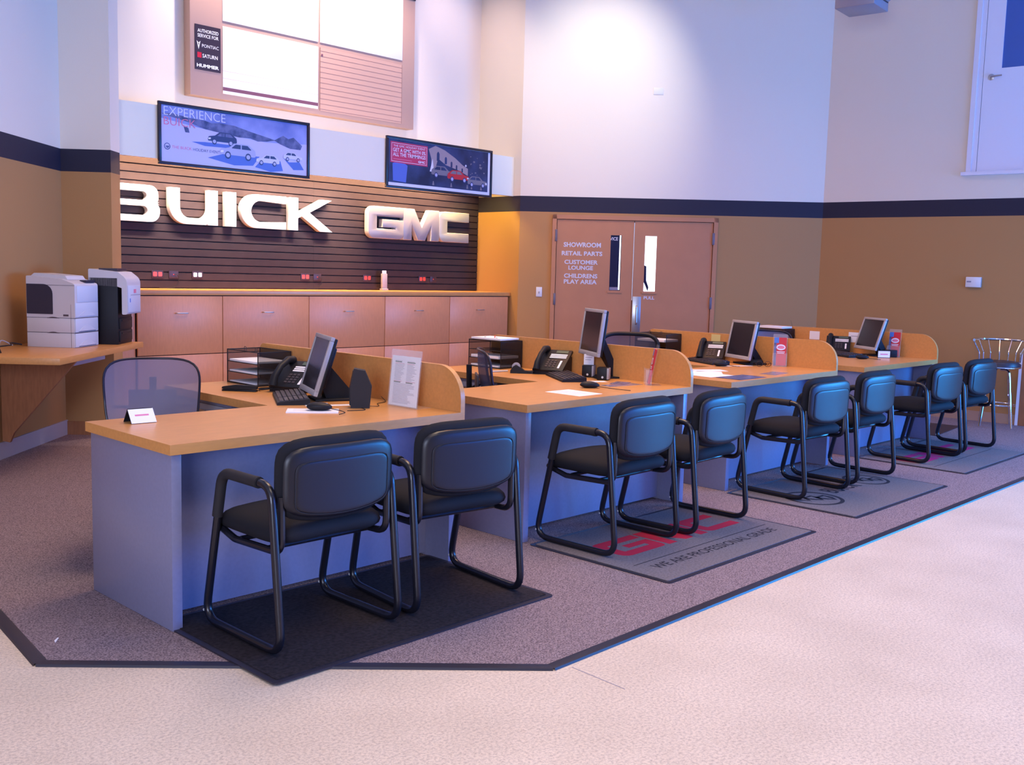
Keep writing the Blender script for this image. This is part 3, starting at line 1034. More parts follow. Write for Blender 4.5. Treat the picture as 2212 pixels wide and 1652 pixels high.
p.text('ALL THE TRIMMINGS', .095, .555, .338, .377, ft, 'pwhite', bold=0.01)
lay(p, [(.10, .306), (.36, .304), (.36, .310), (.10, .312)], 'ppink', 3)
p.text('GMC', .45, .55, .293, .318, ft, 'pwhite', bold=0.03)
p.build('print', P)

# ---- menu board
bd = thing('service_menu_board', 'large pinkish service menu board with white inserts high on the alcove wall', 'sign board', (3.04, YB, 3.07))
b = MB('board_tan').box(0, 2.775, -0.12, -0.003, 0, 1.85, bev=0.004)
b.build('board_body', bd)
MB('board_white').box(.34, 1.45, -0.128, -0.121, .74, 1.40, bev=0.001).build('insert_panel', bd)
q = MB('board_white').box(.34, 1.45, -0.128, -0.121, .055, .69, bev=0.001)
q.box(.34, 1.45, -0.1285, -0.127, .085, .118, 'board_band')
for z in (.20, .27):
    q.box(.34, 1.45, -0.1285, -0.127, z, z + .0018, 'board_tan2')
q.build('insert_panel', bd)
MB('board_white').box(1.475, 2.59, -0.128, -0.121, .74, 1.40, bev=0.001).build('insert_panel', bd)
q = MB('board_tan2').box(1.475, 2.59, -0.125, -0.121, .045, .69)
for i in range(12):
    z = .06 + i * .054
    q.box(1.475, 2.59, -0.1262, -0.124, z, z + .003, 'board_line')  # shadow lines of the price slots, painted as thin dark strips
q.box(1.475, 1.479, -0.1265, -0.124, .045, .69, 'board_line').box(2.586, 2.59, -0.1265, -0.124, .045, .69, 'board_line')
q.M = Matrix.Translation((1.50, -0.126, .615)) @ Matrix.Rotation(PI / 2, 4, 'X')
q.lathe([(0, 0.003), (.012, 0.003), (.012, 0)], 'board_band', 12)
q.M = Matrix.Identity(4)
s_ = q.build('price_slat_panel', bd)
q = MB('plaque').box(.047, .318, -0.126, -0.121, .243, .66)
q.text('AUTHORIZED', .075, .295, .59, .622, face_y(0, -0.1265, 0), 'letter', bold=0.01)
q.text('SERVICE FOR', .075, .295, .545, .577, face_y(0, -0.1265, 0), 'letter', bold=0.01)
q.text('PONTIAC', .12, .297, .455, .485, face_y(0, -0.1265, 0), 'letter')
q.shape([[(.065, .51), (.085, .43), (.105, .51), (.085, .49)], [(.078, .492), (.085, .46), (.092, .492), (.085, .486)]], face_y(0, -0.1265, 0), 'letter')
q.shape([[(.072, .355), (.115, .355), (.115, .405), (.072, .405)]], face_y(0, -0.1265, 0), 'red')
q.text('SATURN', .125, .285, .360, .395, face_y(0, -0.1265, 0), 'letter', bold=0.01)
q.text('HUMMER', .065, .298, .268, .30, face_y(0, -0.1265, 0), 'letter', bold=0.04)
q.build('dealer_plaque', bd)
q = MB('plaque').box(0, 2.775, -0.128, -0.121, 1.425, 1.80)
q.box(2.45, 2.62, -0.1285, -0.128, 1.452, 1.47, 'letter')
q.build('header_band', bd)

# ================================================================== PRINTER SHELF
SZ = 0.83
sh = thing('wall_shelf_desk', 'maple wall shelf carrying the two printers at the left', 'shelf', (0.83, 3.07, 0), R(45))
# local x along the front edge, local y towards the wall (wall at y = 0.75)
MB('maple').box(-0.0, 1.60, 0.0, 0.742, SZ - 0.045, SZ, bev=0.002).build('worktop', sh)
# support bracket: triangle in plane of local x = const
gx = 0.74
MB('maple_dark').prism([(0.16, SZ - 0.046), (0.742, SZ - 0.046), (0.742, 0.14), (0.69, 0.13), (0.66, 0.20)], 'x', gx, gx + 0.03).build('bracket', sh)
MB('base_lav').box(gx + 0.03, 1.57, 0.30, 0.32, SZ - 0.145, SZ - 0.046).build('apron_rail', sh)

# printer 1 : local x across front, y depth, front at y=0
pr = thing('laser_printer', 'beige laser printer with three paper trays on the left wall shelf', 'printer', (1.255, 3.83, SZ), R(38))
pw, pd = 0.335, 0.375
for i in range(2):
    z0, z1 = (0.0, 0.108) if i == 0 else (0.110, 0.218)
    tr = MB('printer').box(0, pw, 0.006, pd, z0, z1, bev=0.003).build('paper_tray', pr)
    f = MB('printer_f').box(0.004, pw - 0.004, -0.002, 0.006, z0 + 0.004, z1 - 0.002, bev=0.002)
    f.prism([(pw * .15 + pw * .7 * k / 12, z0 + .012 + 0.04 * math.sin(PI * k / 12)) for k in range(13)], 'y', -0.006, -0.002, 'printer_f').box(pw * .14, pw * .86, -0.0065, -0.002, z0 + .008, z0 + .011, 'seam').box(0, pw, -0.0015, 0.004, z1 - .001, z1 + .003, 'seam')
    f.build('tray_front', tr)
    MB('seam').prism([(0.02 + 0.10 * k / 8 + .1, z1 - 0.002 + 0.010 * math.sin(PI * k / 8)) for k in range(9)], 'x', -0.0015, 0.002).build('grip_recess', tr)
body = MB('printer')
body.prism(fillet2([(0.0, 0.22), (0.0, 0.470, .02), (0.10, 0.505, .1), (pd, 0.525, .01), (pd, 0.22)], 5), 'x', 0, pw)
bo = body.build('printer_body', pr)
f = MB('printer_f').box(0.004, pw - 0.004, -0.003, 0.0, 0.225, 0.330, bev=0.001).box(0.03, pw - 0.004, -0.003, 0.0, 0.336, 0.455, bev=0.001)
f.prism([(pw * .15 + pw * .7 * k / 12, .232 + 0.04 * math.sin(PI * k / 12)) for k in range(13)], 'y', -0.006, -0.002)
f.build('front_cover', pr)
MB('printer_dk').prism(fillet2([(0.17, .245, .004), (0.372, .245, .004), (0.372, .465, .004), (0.17, .465, .07)], 6), 'x', -0.003, 0.001).build('side_panel', pr)
MB('seam').box(-0.002, 0.002, 0.05, 0.09, 0.232, 0.246).box(-0.0015, 0.001, 0.0, pd, 0.2185, 0.2205).box(-0.0015, 0.001, 0.0, pd, 0.1085, 0.110).box(-0.0012, 0.001, 0.03, 0.0315, 0.0, 0.32).box(
    -0.0012, 0.001, 0.0, pd, 0.458, 0.4605).build('vent_marks', pr)
MB('printer').prism(fillet2([(0.08, .50), (0.10, .530, .02), (0.34, .545, .02), (0.37, .52)], 4), 'x', 0.05, pw - 0.03).box(pw * .55, pw - .02, 0.01, 0.06, 0.478, 0.497, 'printer_dk').build('output_tray', pr)

# printer 2 : black tower with white arm
p2_ = thing('office_printer', 'black printer with a white overhanging control arm, right of the beige printer', 'printer', (1.66, 4.00, SZ), R(48))
MB('blk').box(0, 0.35, 0.0, 0.22, 0.0, 0.52, bev=0.004).build('tower_body', p2_)
for z in (0.02, 0.12):
    MB('blk').box(0.02, 0.33, -0.010, 0.0, z, z + 0.085, bev=0.003).box(0.06, 0.29, -0.014, -0.010, z + .06, z + .072).build('paper_tray', p2_)
arm = MB('printer')
arm.prism(fillet2([(-0.07, 0.235, .015), (-0.07, 0.51, .07), (0.0, 0.565, .02), (0.22, 0.585, .01), (0.22, 0.46), (0.0, 0.45), (-0.03, 0.44), (-0.03, 0.235, .01)], 5), 'x', 0.0, 0.355)
ao = arm.build('control_arm', p2_)
f = MB('printer_f').box(0.02, 0.335, -0.074, -0.070, 0.25, 0.46, bev=0.002).box(0.08, 0.33, -0.0755, -0.074, 0.385, 0.387, 'seam').box(.16, .22, -0.0765, -0.074, .40, .43, 'ppink').box(.06, .075, -.0765, -.074, .33, .36, 'bluep')
f.build('front_panel', ao)
MB('printer_dk').box(0.06, 0.30, 0.02, 0.16, 0.572, 0.590).build('control_screen', ao)
cb = MB('blk')
cb.tube(fillet3([(-0.06, 0.30, 0.03), (-0.16, 0.33, 0.05), (-0.26, 0.25, 0.04), (-0.40, 0.26, 0.04), (-0.5, 0.18, 0.008)], 0.08), 0.005, seg=6)
tag(cb.build('power_cable', None, (1.15, 3.75, SZ), R(38)), 'loose dark cable on the wall shelf behind the beige printer', 'cable')
cb = MB('silver')
cb.tube(fillet3([(-0.02, 0.38, 0.02), (-0.10, 0.42, 0.07), (-0.22, 0.36, 0.02), (-0.34, 0.40, 0.05), (-0.44, 0.32, 0.03)], 0.08), 0.004, seg=6)
tag(cb.build('data_cable', None, (1.13, 3.73, SZ), R(38)), 'thin pale cable curling at the far left of the wall shelf', 'cable')

# ================================================================== DESKS
TZ = 0.76
DX = [0.0, 2.04, 4.085, 6.145]
DN = ['nearest the camera', 'second from the left', 'third from the left', 'farthest, by the right wall']


def make_desk():
    t = thing('service_desk', '', 'desk', (0, 0, 0), 0, 'row of L-shaped service desks')
    pts = [(0, 0), (1.555, 0), (1.555, 1.85), (0.93, 1.85), (0.93, 0.765), (0, 0.765)]
    mb = MB('maple').prism(pts, 'z', TZ - 0.042, TZ)
    mb.build('worktop', t)
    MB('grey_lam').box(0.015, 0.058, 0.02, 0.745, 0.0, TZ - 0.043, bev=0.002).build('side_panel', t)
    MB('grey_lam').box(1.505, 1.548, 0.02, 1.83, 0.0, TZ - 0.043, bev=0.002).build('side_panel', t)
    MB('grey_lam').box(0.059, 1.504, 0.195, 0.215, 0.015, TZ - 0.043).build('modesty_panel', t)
    prof = fillet2([(0.004, TZ - 0.042), (0.004, 0.988, .17), (1.83, 0.988, .04), (1.83, TZ - 0.042)], 12)
    MB('maple').prism(prof, 'x', 1.556, 1.584, None, 'maple').build('divider', t)
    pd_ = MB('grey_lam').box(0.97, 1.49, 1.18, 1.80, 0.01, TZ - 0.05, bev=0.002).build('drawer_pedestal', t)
    for z0, z1 in ((0.05, 0.34), (0.35, 0.52), (0.53, 0.70)):
        dfr = MB('grey_edge').box(0.955, 0.970, 1.19, 1.79, z0, z1 - 0.006, bev=0.001)
        dfr.box(0.945, 0.956, 1.42, 1.56, z1 - 0.05, z1 - 0.04, 'steel')
        dfr.build('drawer', t)
    return t


dk = make_desk()
DL_ = ['maple-topped L-shaped service desk nearest the camera, with the card holder at its corner', 'maple-topped L-shaped service desk with a lone white sheet on it, second in the row',
       'maple-topped L-shaped service desk covered in white papers, third in the row', 'maple-topped L-shaped service desk at the far end of the row, by the right wall']
dk['label'] = DL_[0]
desks = [dk]
for i in (1, 2, 3):
    desks.append(dup(dk, (DX[i], 0, 0), 0, DL_[i]))
for o in desks:
    o.location.z = 0.0055


# ================================================================== GUEST CHAIRS
def make_guest():
    t = thing('guest_chair', '', 'chair', (0, 0, 0), 0, 'black guest chairs in front of the desks')
    X = 0.283
    for sgn in (-1, 1):
        x = sgn * X
        loop = fillet3([(x, .275, .0165), (x, .135, .643), (x, -.205, .643), (x, -.275, .0165)], 0.075, 6, closed=True)
        fr = MB('chair_tube').tube(loop, 0.0165, closed=True, seg=12).build('side_frame', t)
        # glides
        g = MB('glide')
        for yy, zz in ((.262, .055),):
            g.M = Matrix.Translation((x - 0.013, yy + 0.002, zz)) @ Matrix.Rotation(-PI / 2, 4, 'Y')
            g.lathe([(0, .003), (.005, .003), (.006, 0)], seg=10)
        g.build('glide_stud', fr)
        pth = fillet3([(x, .179, .46), (x, .137, .643), (x, -.115, .643)], 0.07, 6)
        ap = MB('blk_matte').tube(pth, 0.0215, seg=12)
        ap.tube([(x, -.105, .643), (x, -.125, .643)], 0.0225, seg=12)
        ap.build('arm_pad', t)
        xi = sgn * 0.250
        MB('chair_tube').tube(fillet3([(xi, -.222, .60), (xi, -.225, .385), (xi, .10, .375), (xi, .215, .405)], 0.06, 6), 0.0145, seg=10).build('back_support', t)
        MB('chair_tube').tube([(xi - sgn * .002, .205, .403), (x, .197, .42)], 0.014, seg=10).build('knob', t)
    MB('chair_tube').tube([(-.25, .06, .385), (.25, .06, .385)], 0.011, seg=8).tube([(-.25, -.12, .383), (.25, -.12, .383)], 0.011, seg=8).build('cross_bar', t)

    def sw_(x, y, z):   # lie the pad flat: local z -> y (depth)
        return (x, z + 0.020, 0.438 + y + 0.012 * (1 - (x / .26) ** 2) - (0.022 * max(0, (z - .12) / .12) ** 2))
    MB('chair_black').pad(.535, .51, .088, 5.5, warp=sw_, e=9).build('seat', t)

    def low(x, z, z0, k, w):
        return (k * (1 - (x / w) ** 2)) * min(1, max(0, (z0 - z) / .06))

    def bk(x, y, z):
        sq = 1.0 + (0.09 * (-z / .15) ** 5 if z < 0 else 0)
        return (x * sq, -.232 + y + 0.42 * x * x - z * 0.03, 0.668 + z - low(x, z, -.05, .035, .27))
    MB('chair_black').pad(.535, .300, .066, 4.6, warp=bk, e=6).build('backrest', t)

    def sh_(x, y, z):
        x = x * (1.0 + (0.10 * (-z / .125) ** 6 if z < 0 else 0))
        return (x, -.268 + y + 0.38 * x * x - z * 0.03, 0.662 + z - low(x, z, -.04, .034, .27))
    s = MB('chair_shell').pad(.515, .250, .034, 5.2, warp=sh_, e=12).build('back_shell', t)

    def pn(x, y, z):
        x = x * (1.0 + (0.06 * (-z / .09) ** 6 if z < 0 else 0))
        return (x, -.2835 + y + 0.38 * x * x - z * 0.03, 0.640 + z - low(x, z, -.03, .030, .25))
    MB('chair_shell').pad(.435, .180, .0062, 7.5, warp=pn, e=40, rings=10).build('back_panel', s)
    g2 = MB('blk_matte')

    def pg(x, z):
        x = x * (1.0 + (0.06 * (-z / .092) ** 6 if z < 0 else 0))
        return (x, -.2835 - .0014 + 0.38 * x * x - z * 0.03, 0.640 + z - low(x, z, -.03, .030, .25))
    ln = []
    for k in range(60):
        a = 2 * PI * k / 60
        q = (abs(math.cos(a)) ** 7.5 + abs(math.sin(a)) ** 7.5) ** (-1 / 7.5)
        ln.append(pg(.219 * q * math.cos(a), .092 * q * math.sin(a)))
    g2.tube(ln, 0.0016, closed=True, seg=6)
    g2.build('panel_groove', s)
    return t


gc = make_guest()
CH = [(.445, -.250, 0, 'black sled-base guest chair nearest the camera, first in the row'),
      (1.146, -.283, -6.6, 'black sled-base guest chair second in the row, on the plain black mat'),
      (2.455, -.246, 0.5, 'black sled-base guest chair, left one on the PROFESSIONAL GRADE mat'),
      (3.156, -.270, 2, 'black sled-base guest chair, right one on the PROFESSIONAL GRADE mat'),
      (4.505, -.270, -3.5, 'black sled-base guest chair, left one at the third desk beside the round emblem'),
      (5.284, -.265, -2.3, 'black sled-base guest chair, right one at the third desk'),
      (6.59, -.280, -5, 'black sled-base guest chair, left one at the farthest desk'),
      (7.35, -.300, -5, 'black sled-base guest chair farthest right, in front of the bar stool')]
for i, (x, y, a, lb) in enumerate(CH):
    if i == 0:
        gc.location = (x, y, 0.0145)
        gc['label'] = lb
    else:
        dup(gc, (x, y, 0.0145 if i == 1 else 0.0118), R(a), lb)


# ================================================================== TASK CHAIRS
def task_chair(x, y, rz, label, mesh='fabric_mesh', fr=0.009, fm='frame_blk', hgt=0.985, spine=True, arms=True):
    t = thing('task_chair', label, 'chair', (x, y, 0.0055), rz, 'mesh-backed task chairs behind the desks')
    # faces local +y ; back at y=-.24
    b = MB('blk')
    for k in range(5):
        a = 2 * PI * k / 5 + .3
        e = (.25 * math.cos(a), .25 * math.sin(a))
        b.tube([(0, 0, .11), (e[0] * .5, e[1] * .5, .095), (e[0], e[1], .07)], [.025, .02, .014], seg=8)
    b.build('star_base', t)
    for k in range(5):
        a = 2 * PI * k / 5 + .3
        c = MB('blk')
        c.M = Matrix.Translation((.25 * math.cos(a), .25 * math.sin(a), .028)) @ Matrix.Rotation(a, 4, 'Z') @ Matrix.Rotation(PI / 2, 4, 'X')
        c.lathe([(0, -.022), (.024, -.022), (.028, -.014), (.028, .014), (.024, .022), (0, .022)], seg=14)
        c.M = Matrix.Identity(4)
        c.tube([(.25 * math.cos(a), .25 * math.sin(a), .03), (.25 * math.cos(a), .25 * math.sin(a), .07)], .008, seg=8)
        c.build('caster', t)
    MB('steel').tube([(0, 0, .10), (0, 0, .42)], .02, seg=12).build('gas_column', t)

    def sw_(x, y, z):
        return (x, z, 0.465 + y + 0.01)
    MB('chair_black').pad(.48, .46, .08, 4, warp=sw_, e=6).build('seat', t)
    zb, zt = 0.57, hgt
    H = zt - zb

    def bp_(u, v):  # u -1..1, v 0..1
        hw = .212 + .05 * v - .02 * v * v
        return (u * hw, -.23 - .075 * (v ** 1.3) + .07 * u * u - .03 * math.sin(PI * v), zb + H * v)
    loop = []
    N = 64
    for k in range(N):
        a = 2 * PI * k / N
        n = 4.5
        q = (abs(math.cos(a)) ** n + abs(math.sin(a)) ** n) ** (-1 / n)
        loop.append(bp_(q * math.cos(a), .5 + .5 * q * math.sin(a)))
    MB(fm).tube(loop, fr, closed=True, seg=8).build('back_frame', t)
    g = MB(mesh)
    rr = [[g._v(bp_(q_ * (s_ / 8) * math.cos(2 * PI * k / N), .5 + .5 * q_ * (s_ / 8) * math.sin(2 * PI * k / N)))
           for k in range(N) for q_ in [(abs(math.cos(2 * PI * k / N)) ** 4.5 + abs(math.sin(2 * PI * k / N)) ** 4.5) ** (-1 / 4.5)]] for s_ in range(1, 9)]
    cen = g._v(bp_(0, .5))
    for k in range(N):
        g._f([cen, rr[0][k], rr[0][(k + 1) % N]], 0, True)
        for i in range(7):
            g._f([rr[i][k], rr[i + 1][k], rr[i + 1][(k + 1) % N], rr[i][(k + 1) % N]], 0, True)
    g.build('mesh_back', t)
    sp = MB('blk').tube(fillet3([(0, -.05, .43), (0, -.30, .46), (0, -.355, .62), (0, -.36, .86)], .08), .018, seg=8)
    sp.tube([(-.19, -.24, .72), (-.08, -.345, .70), (.08, -.345, .70), (.19, -.24, .72)], .009, seg=8)
    sp.build('spine', t)
    if spine:
        MB('key').box(-.12, .12, -.315, -.30, .66, .80, bev=.005).build('lumbar_pad', t)
    for sgn in ((-1, 1) if arms else ()):
        a = MB('blk').tube(fillet3([(sgn * .20, -.02, .44), (sgn * .27, -.02, .46), (sgn * .27, -.02, .66)], .03), .013, seg=8)
        a.box(sgn * .27 - .035, sgn * .27 + .035, -.13, .11, .66, .685, bev=.01)
        a.build('armrest', t)
    return t


task_chair(0.485, 1.12, R(152), 'grey mesh-backed task chair behind the nearest desk, left of the letter tray', fr=.006, hgt=0.965, arms=False)
task_chair(2.93, 0.86, R(-131), 'dark task chair seen edge-on behind the second desk', 'fabric_mesh_d', hgt=0.96)
task_chair(4.60, 1.26, R(128), 'black-framed mesh task chair behind the third desk, its top above the second divider', 'fabric_mesh_d', fr=0.017, fm='blk', hgt=0.985)
task_chair(6.62, 1.14, R(128), 'blue-grey mesh task chair at the farthest desk, only its top showing', 'fabric_mesh', fr=0.010, hgt=0.975)


# ================================================================== DESK ITEMS
TT = TZ + 0.0055


def at(i, x, y):
    return (DX[i] + x, y, TT)


def monitor(i, x, y, z, yw, tilt, label):
    t = thing('computer_monitor', label, 'monitor', at(i, x, y), R(yw - 90) + PI, 'silver-framed monitors on the desks')
    # local: screen faces -y ; tilted back (top to +y)
    zz = z - TZ
    T = Matrix.Translation((0, 0, zz)) @ Matrix.Rotation(-R(tilt), 4, 'X')
    w, h = .37, .32
    f = MB('silver')
    f.M = T
    b = .022
    f.box(-w / 2, w / 2, 0, .022, 0, b + .008, bev=.003).box(-w / 2, w / 2, 0, .022, h - b, h, bev=.003).box(-w / 2, -w / 2 + b, 0, .022, b, h - b, bev=.003).box(w / 2 - b, w / 2, 0, .022, b, h - b, bev=.003)
    f.build('bezel', t)
    s = MB('screen')
    s.M = T
    s.box(-w / 2 + b - .001, w / 2 - b + .001, .004, .02, b + .007, h - b + .001)
    s.build('screen', t)
    r = MB('blk')
    r.M = T
    r.box(-w / 2 + .004, w / 2 - .004, .022, .040, .004, h - .004, bev=.006).box(-w / 2 + .05, w / 2 - .05, .040, .062, .05, h - .05, bev=.008)
    r.build('rear_shell', t)
    pz = zz + .14
    k_ = .06 + .14 * math.tan(R(tilt))
    if i == 0:
        pr_ = [(k_, pz + .02), (.05, pz - .05), (.10, .006), (.235, .006), (.225, .06)]
    else:
        pr_ = [(k_ + .01, pz + .01), (k_ - .02, pz - .01), (.17, .006), (.235, .006), (.225, .03)]
    st = MB('blk').prism(pr_, 'x', -.05, .05)
    st.build('stand_arm', t)
    MB('blk').box(-.10, .10, .03, .235, 0, .012, bev=.004).build('base_plate', t)
    return t


monitor(0, 1.215, .845, .802, 157, 17, 'silver-framed monitor on the nearest desk, beside the black speaker')
monitor(1, 1.43, .77, .914, 150, 7, 'silver-framed monitor raised highest, above a paper note on the second desk')
monitor(2, 1.34, .78, .806, 153, 11, 'silver-framed monitor on the third desk, between phone and red brochure holder')
monitor(3, 1.312, .61, .823, 146, 18, 'silver-framed monitor on the farthest desk, above the white card sign')


def keyboard(i, x, y, rz, label, tilt=0.03):
    t = thing('keyboard', label, 'keyboard', at(i, x, y), R(rz), 'keyboards on the desks')
    w, d = .45, .165
    MB('blk').prism(fillet2([(-d / 2, 0), (d / 2, 0), (d / 2, .032, .004), (-d / 2, .014, .004)], 3), 'x', -w / 2, w / 2).build('base', t)
    k = MB('key')
    for r_ in range(6):
        yy = -d / 2 + .014 + r_ * .0245
        z = .014 + (yy + d / 2) / d * .018
        xx = -w / 2 + .012
        while xx < w / 2 - .024:
            ww = .0185 if not (r_ == 0 and -.11 < xx < -.02) else .095
            if not (.065 < xx + ww / 2 < .078) and not (.138 < xx + ww / 2 < .146):
                k.box(xx, xx + ww - .003, yy, yy + .019, z - .001, z + .0075)
            xx += ww
    k.build('keys', t)
    return t


keyboard(0, 1.15, .89, -120, 'black keyboard on the nearest desk, in front of its monitor')
keyboard(1, 1.23, .79, -124, 'black keyboard on the second desk, beside the lone sheet of paper')
keyboard(2, 1.22, .99, -116, 'black keyboard on the third desk, left of the monitor')
keyboard(3, 1.06, .70, -122, 'black keyboard on the farthest desk')


def mouse(i, x, y, rz, label, cable):
    t = thing('computer_mouse', label, 'mouse', at(i, x, y), R(rz), 'mice on the desks')
    t.location.z += .0055 if i == 0 else 0

    def wp(a, b, c):
        return (a, c, .002 + max(0, b + .019) * (1.0 - 4 * (c + .015) ** 2 * 10))
    MB('blk').pad(.070, .125, .042, 2.4, seg=28, warp=wp, e=2.6).build('body', t)
    MB('silver').tube([(0, .025, .034), (0, .04, .033)], .004, seg=8).build('scroll_wheel', t)
    MB('blk').tube(fillet3([(0, .05, .01)] + [(a, b, .004) for a, b in cable], .04), .002, seg=6).build('cable', t)


mouse(0, 1.01, .435, -128, 'black mouse on a white pad, nearest desk', [(0.02, .10), (.10, .13), (.16, .10)])
mouse(1, .94, .34, -128, 'black mouse on the second desk, right of its keyboard', [(0.02, .10), (.10, .16), (.16, .22)])
mouse(2, 1.03, .73, -128, 'black mouse on the third desk, beside the stack of papers', [(0.02, .10), (.05, .14)])
mouse(3, .87, .42, -128, 'black mouse on the farthest desk, left of the white card sign', [(0.02, .10), (.08, .14)])


def phone(i, x, y, rz, label):
    t = thing('desk_phone', label, 'telephone', at(i, x, y), R(rz), 'black desk phones')
    # local front -y
    T = Matrix.Translation((0, -.10, .03)) @ Matrix.Rotation(R(33), 4, 'X')
    MB('blk').prism([(-.10, 0), (.09, 0), (.09, .115), (.06, .13), (-.10, .025)], 'x', -.11, .11).build('base', t)
    f = MB('blk')
    f.M = T
    f.box(-.115, .115, -.005, .235, -.012, .008, bev=.006)
    b = f.build('face', t)
    k = MB('silver')
    k.M = T
    for r_ in range(3):
        k.box(-.03, .095, .135 + r_ * .017, .145 + r_ * .017, .008, .0105, 'paper')
    for r_ in range(4):
        for c in range(3):
            k.box(-.03 + c * .026, -.012 + c * .026, .03 + r_ * .022, .044 + r_ * .022, .008, .012, 'key')
    k.box(.065, .08, .02, .105, .008, .011, 'paper')
    k.build('buttons', b)
    d = MB('lcd')
    d.M = T
    d.box(.0, .09, .195, .222, .008, .010)
    d.build('display', b)
    hnd = MB('blk')
    hnd.M = T
    hnd.tube([(-.078, -.01, .012), (-.078, .03, .045), (-.078, .11, .058), (-.078, .19, .045), (-.078, .23, .012)], [.026, .021, .017, .021, .026], seg=12)
    hnd.build('handset', t)
    crd = MB('blk')
    crd.tube(fillet3([(-.09, -.10, .02), (-.14, -.14, .01), (-.20, -.08, .008), (-.16, .0, .008), (-.11, .04, .01)], .04), .005, seg=6)
    crd.build('cord', t)


phone(0, 1.395, 1.20, -68, 'black desk phone on the nearest desk, between letter tray and monitor')
phone(1, 1.415, 1.07, -70, 'black desk phone on the second desk, left of the raised monitor')
phone(2, 1.41, 1.07, -66, 'black desk phone on the third desk below the yellow note')
phone(3, 1.41, .92, -66, 'black desk phone on the farthest desk below the white notes')


def tray(i, x0, y0, label, papers):
    W_, D_, H_ = .225, .335, .20
    t = thing('letter_tray', label, 'letter tray', at(i, x0, y0), 0, 'black wire letter trays')
    f = MB('wire')
    r_ = .0032
    for xx in (0, W_):
        for yy in (0, D_):
            f.tube([(xx, yy, 0), (xx, yy, H_)], r_, seg=6)
    for zz in (.004, H_):
        f.tube([(0, 0, zz), (W_, 0, zz), (W_, D_, zz), (0, D_, zz)], r_, seg=6, closed=True)
    f.build('frame', t)
    MB('wiremesh').box(.0, W_, -.0006, .0006, .004, H_).build('side_mesh', t)
    MB('wiremesh').box(.0, W_, D_ - .0006, D_ + .0006, .004, H_).build('side_mesh', t)
    MB('wiremesh').box(W_ - .0006, W_ + .0006, 0, D_, .004, H_).build('back_mesh', t)
    for k in range(3):
        z = .006 + k * .062
        s = MB('wiremesh').box(.002, W_ - .002, .003, D_ - .003, z, z + .0012)
        s.tube([(0, .0, z), (0, D_, z)], .003, 'wire', seg=6)
        s.build('shelf', t)
    for q in (.08, .20):
        c = MB('wire').tube(fillet3([(W_ * .2, q, .195), (W_ * .2, q, .222), (W_ * .2, q + .02, .222), (W_ * .2, q + .02, .195)], .008, 3), .0018, seg=5)
        c.build('wire_loop', t)
    for n_, (k, a, th, mm, lb) in enumerate(papers):
        z = .0085 + k * .062 + (.0 if k < 3 else .012)
        pp = MB(mm).box(-.105, .105, -.145, .145, 0, th, bev=.0005)
        tag(pp.build('paper_stack', None, (DX[i] + x0 + W_ / 2 - .006, y0 + D_ / 2, TT + z), R(a)), lb, 'papers')


tray(0, 1.315, 1.47, 'three-tier black wire letter tray on the nearest desk', [(0, 0, .006, 'paper', 'white papers in the bottom tier of the nearest letter tray'),
     (1, 0, .010, 'paper', 'white papers in the middle tier of the nearest letter tray'), (2, 0, .012, 'paper', 'white papers in the top tier of the nearest letter tray')])
tray(1, 1.315, 1.49, 'black wire letter tray overflowing with papers on the second desk', [(0, 0, .012, 'paper', 'papers in the bottom tier of the second desk letter tray'),
     (1, 0, .02, 'paper', 'papers in the middle tier of the second desk letter tray'), (3, 3, .014, 'paper', 'loose papers heaped on top of the second desk letter tray')])
tray(2, 1.315, 1.47, 'black wire letter tray on the third desk, right of the black-framed task chair', [(0, 0, .012, 'paper', 'papers in the bottom tier of the third desk letter tray'),
     (2, 0, .02, 'paper', 'white sheets in the upper tier of the third desk letter tray')])
tray(3, 1.315, 1.47, 'black wire letter tray on the farthest desk with a white stack on top', [(3, 0, .02, 'paper', 'white paper stack on top of the farthest letter tray')])

# clips and pens in the second tray
tag(MB('orange_out').tube([(0, 0, 0), (.12, .02, .004)], .004, seg=6).build('pen', None, (3.40, 1.60, TT + .226), 0.6), 'thin orange pen lying on the papers heaped in the second letter tray', 'pen')


def sheet(x, y, rz, w, d, label, mm='paper', z=0.0, th=.0008, lines=6, lm='ink', cat='paper', nm='paper_sheet'):
    p = MB(mm).box(-w / 2, w / 2, -d / 2, d / 2, 0, th)
    for k in range(lines):
        yy = d * .38 - k * d * .75 / max(1, lines)
        p.box(-w * .38, w * random.uniform(.1, .38), yy, yy + d * .012, th, th + .0002, lm)
    return tag(p.build(nm, None, (x, y, TT + z), R(rz)), label, cat)


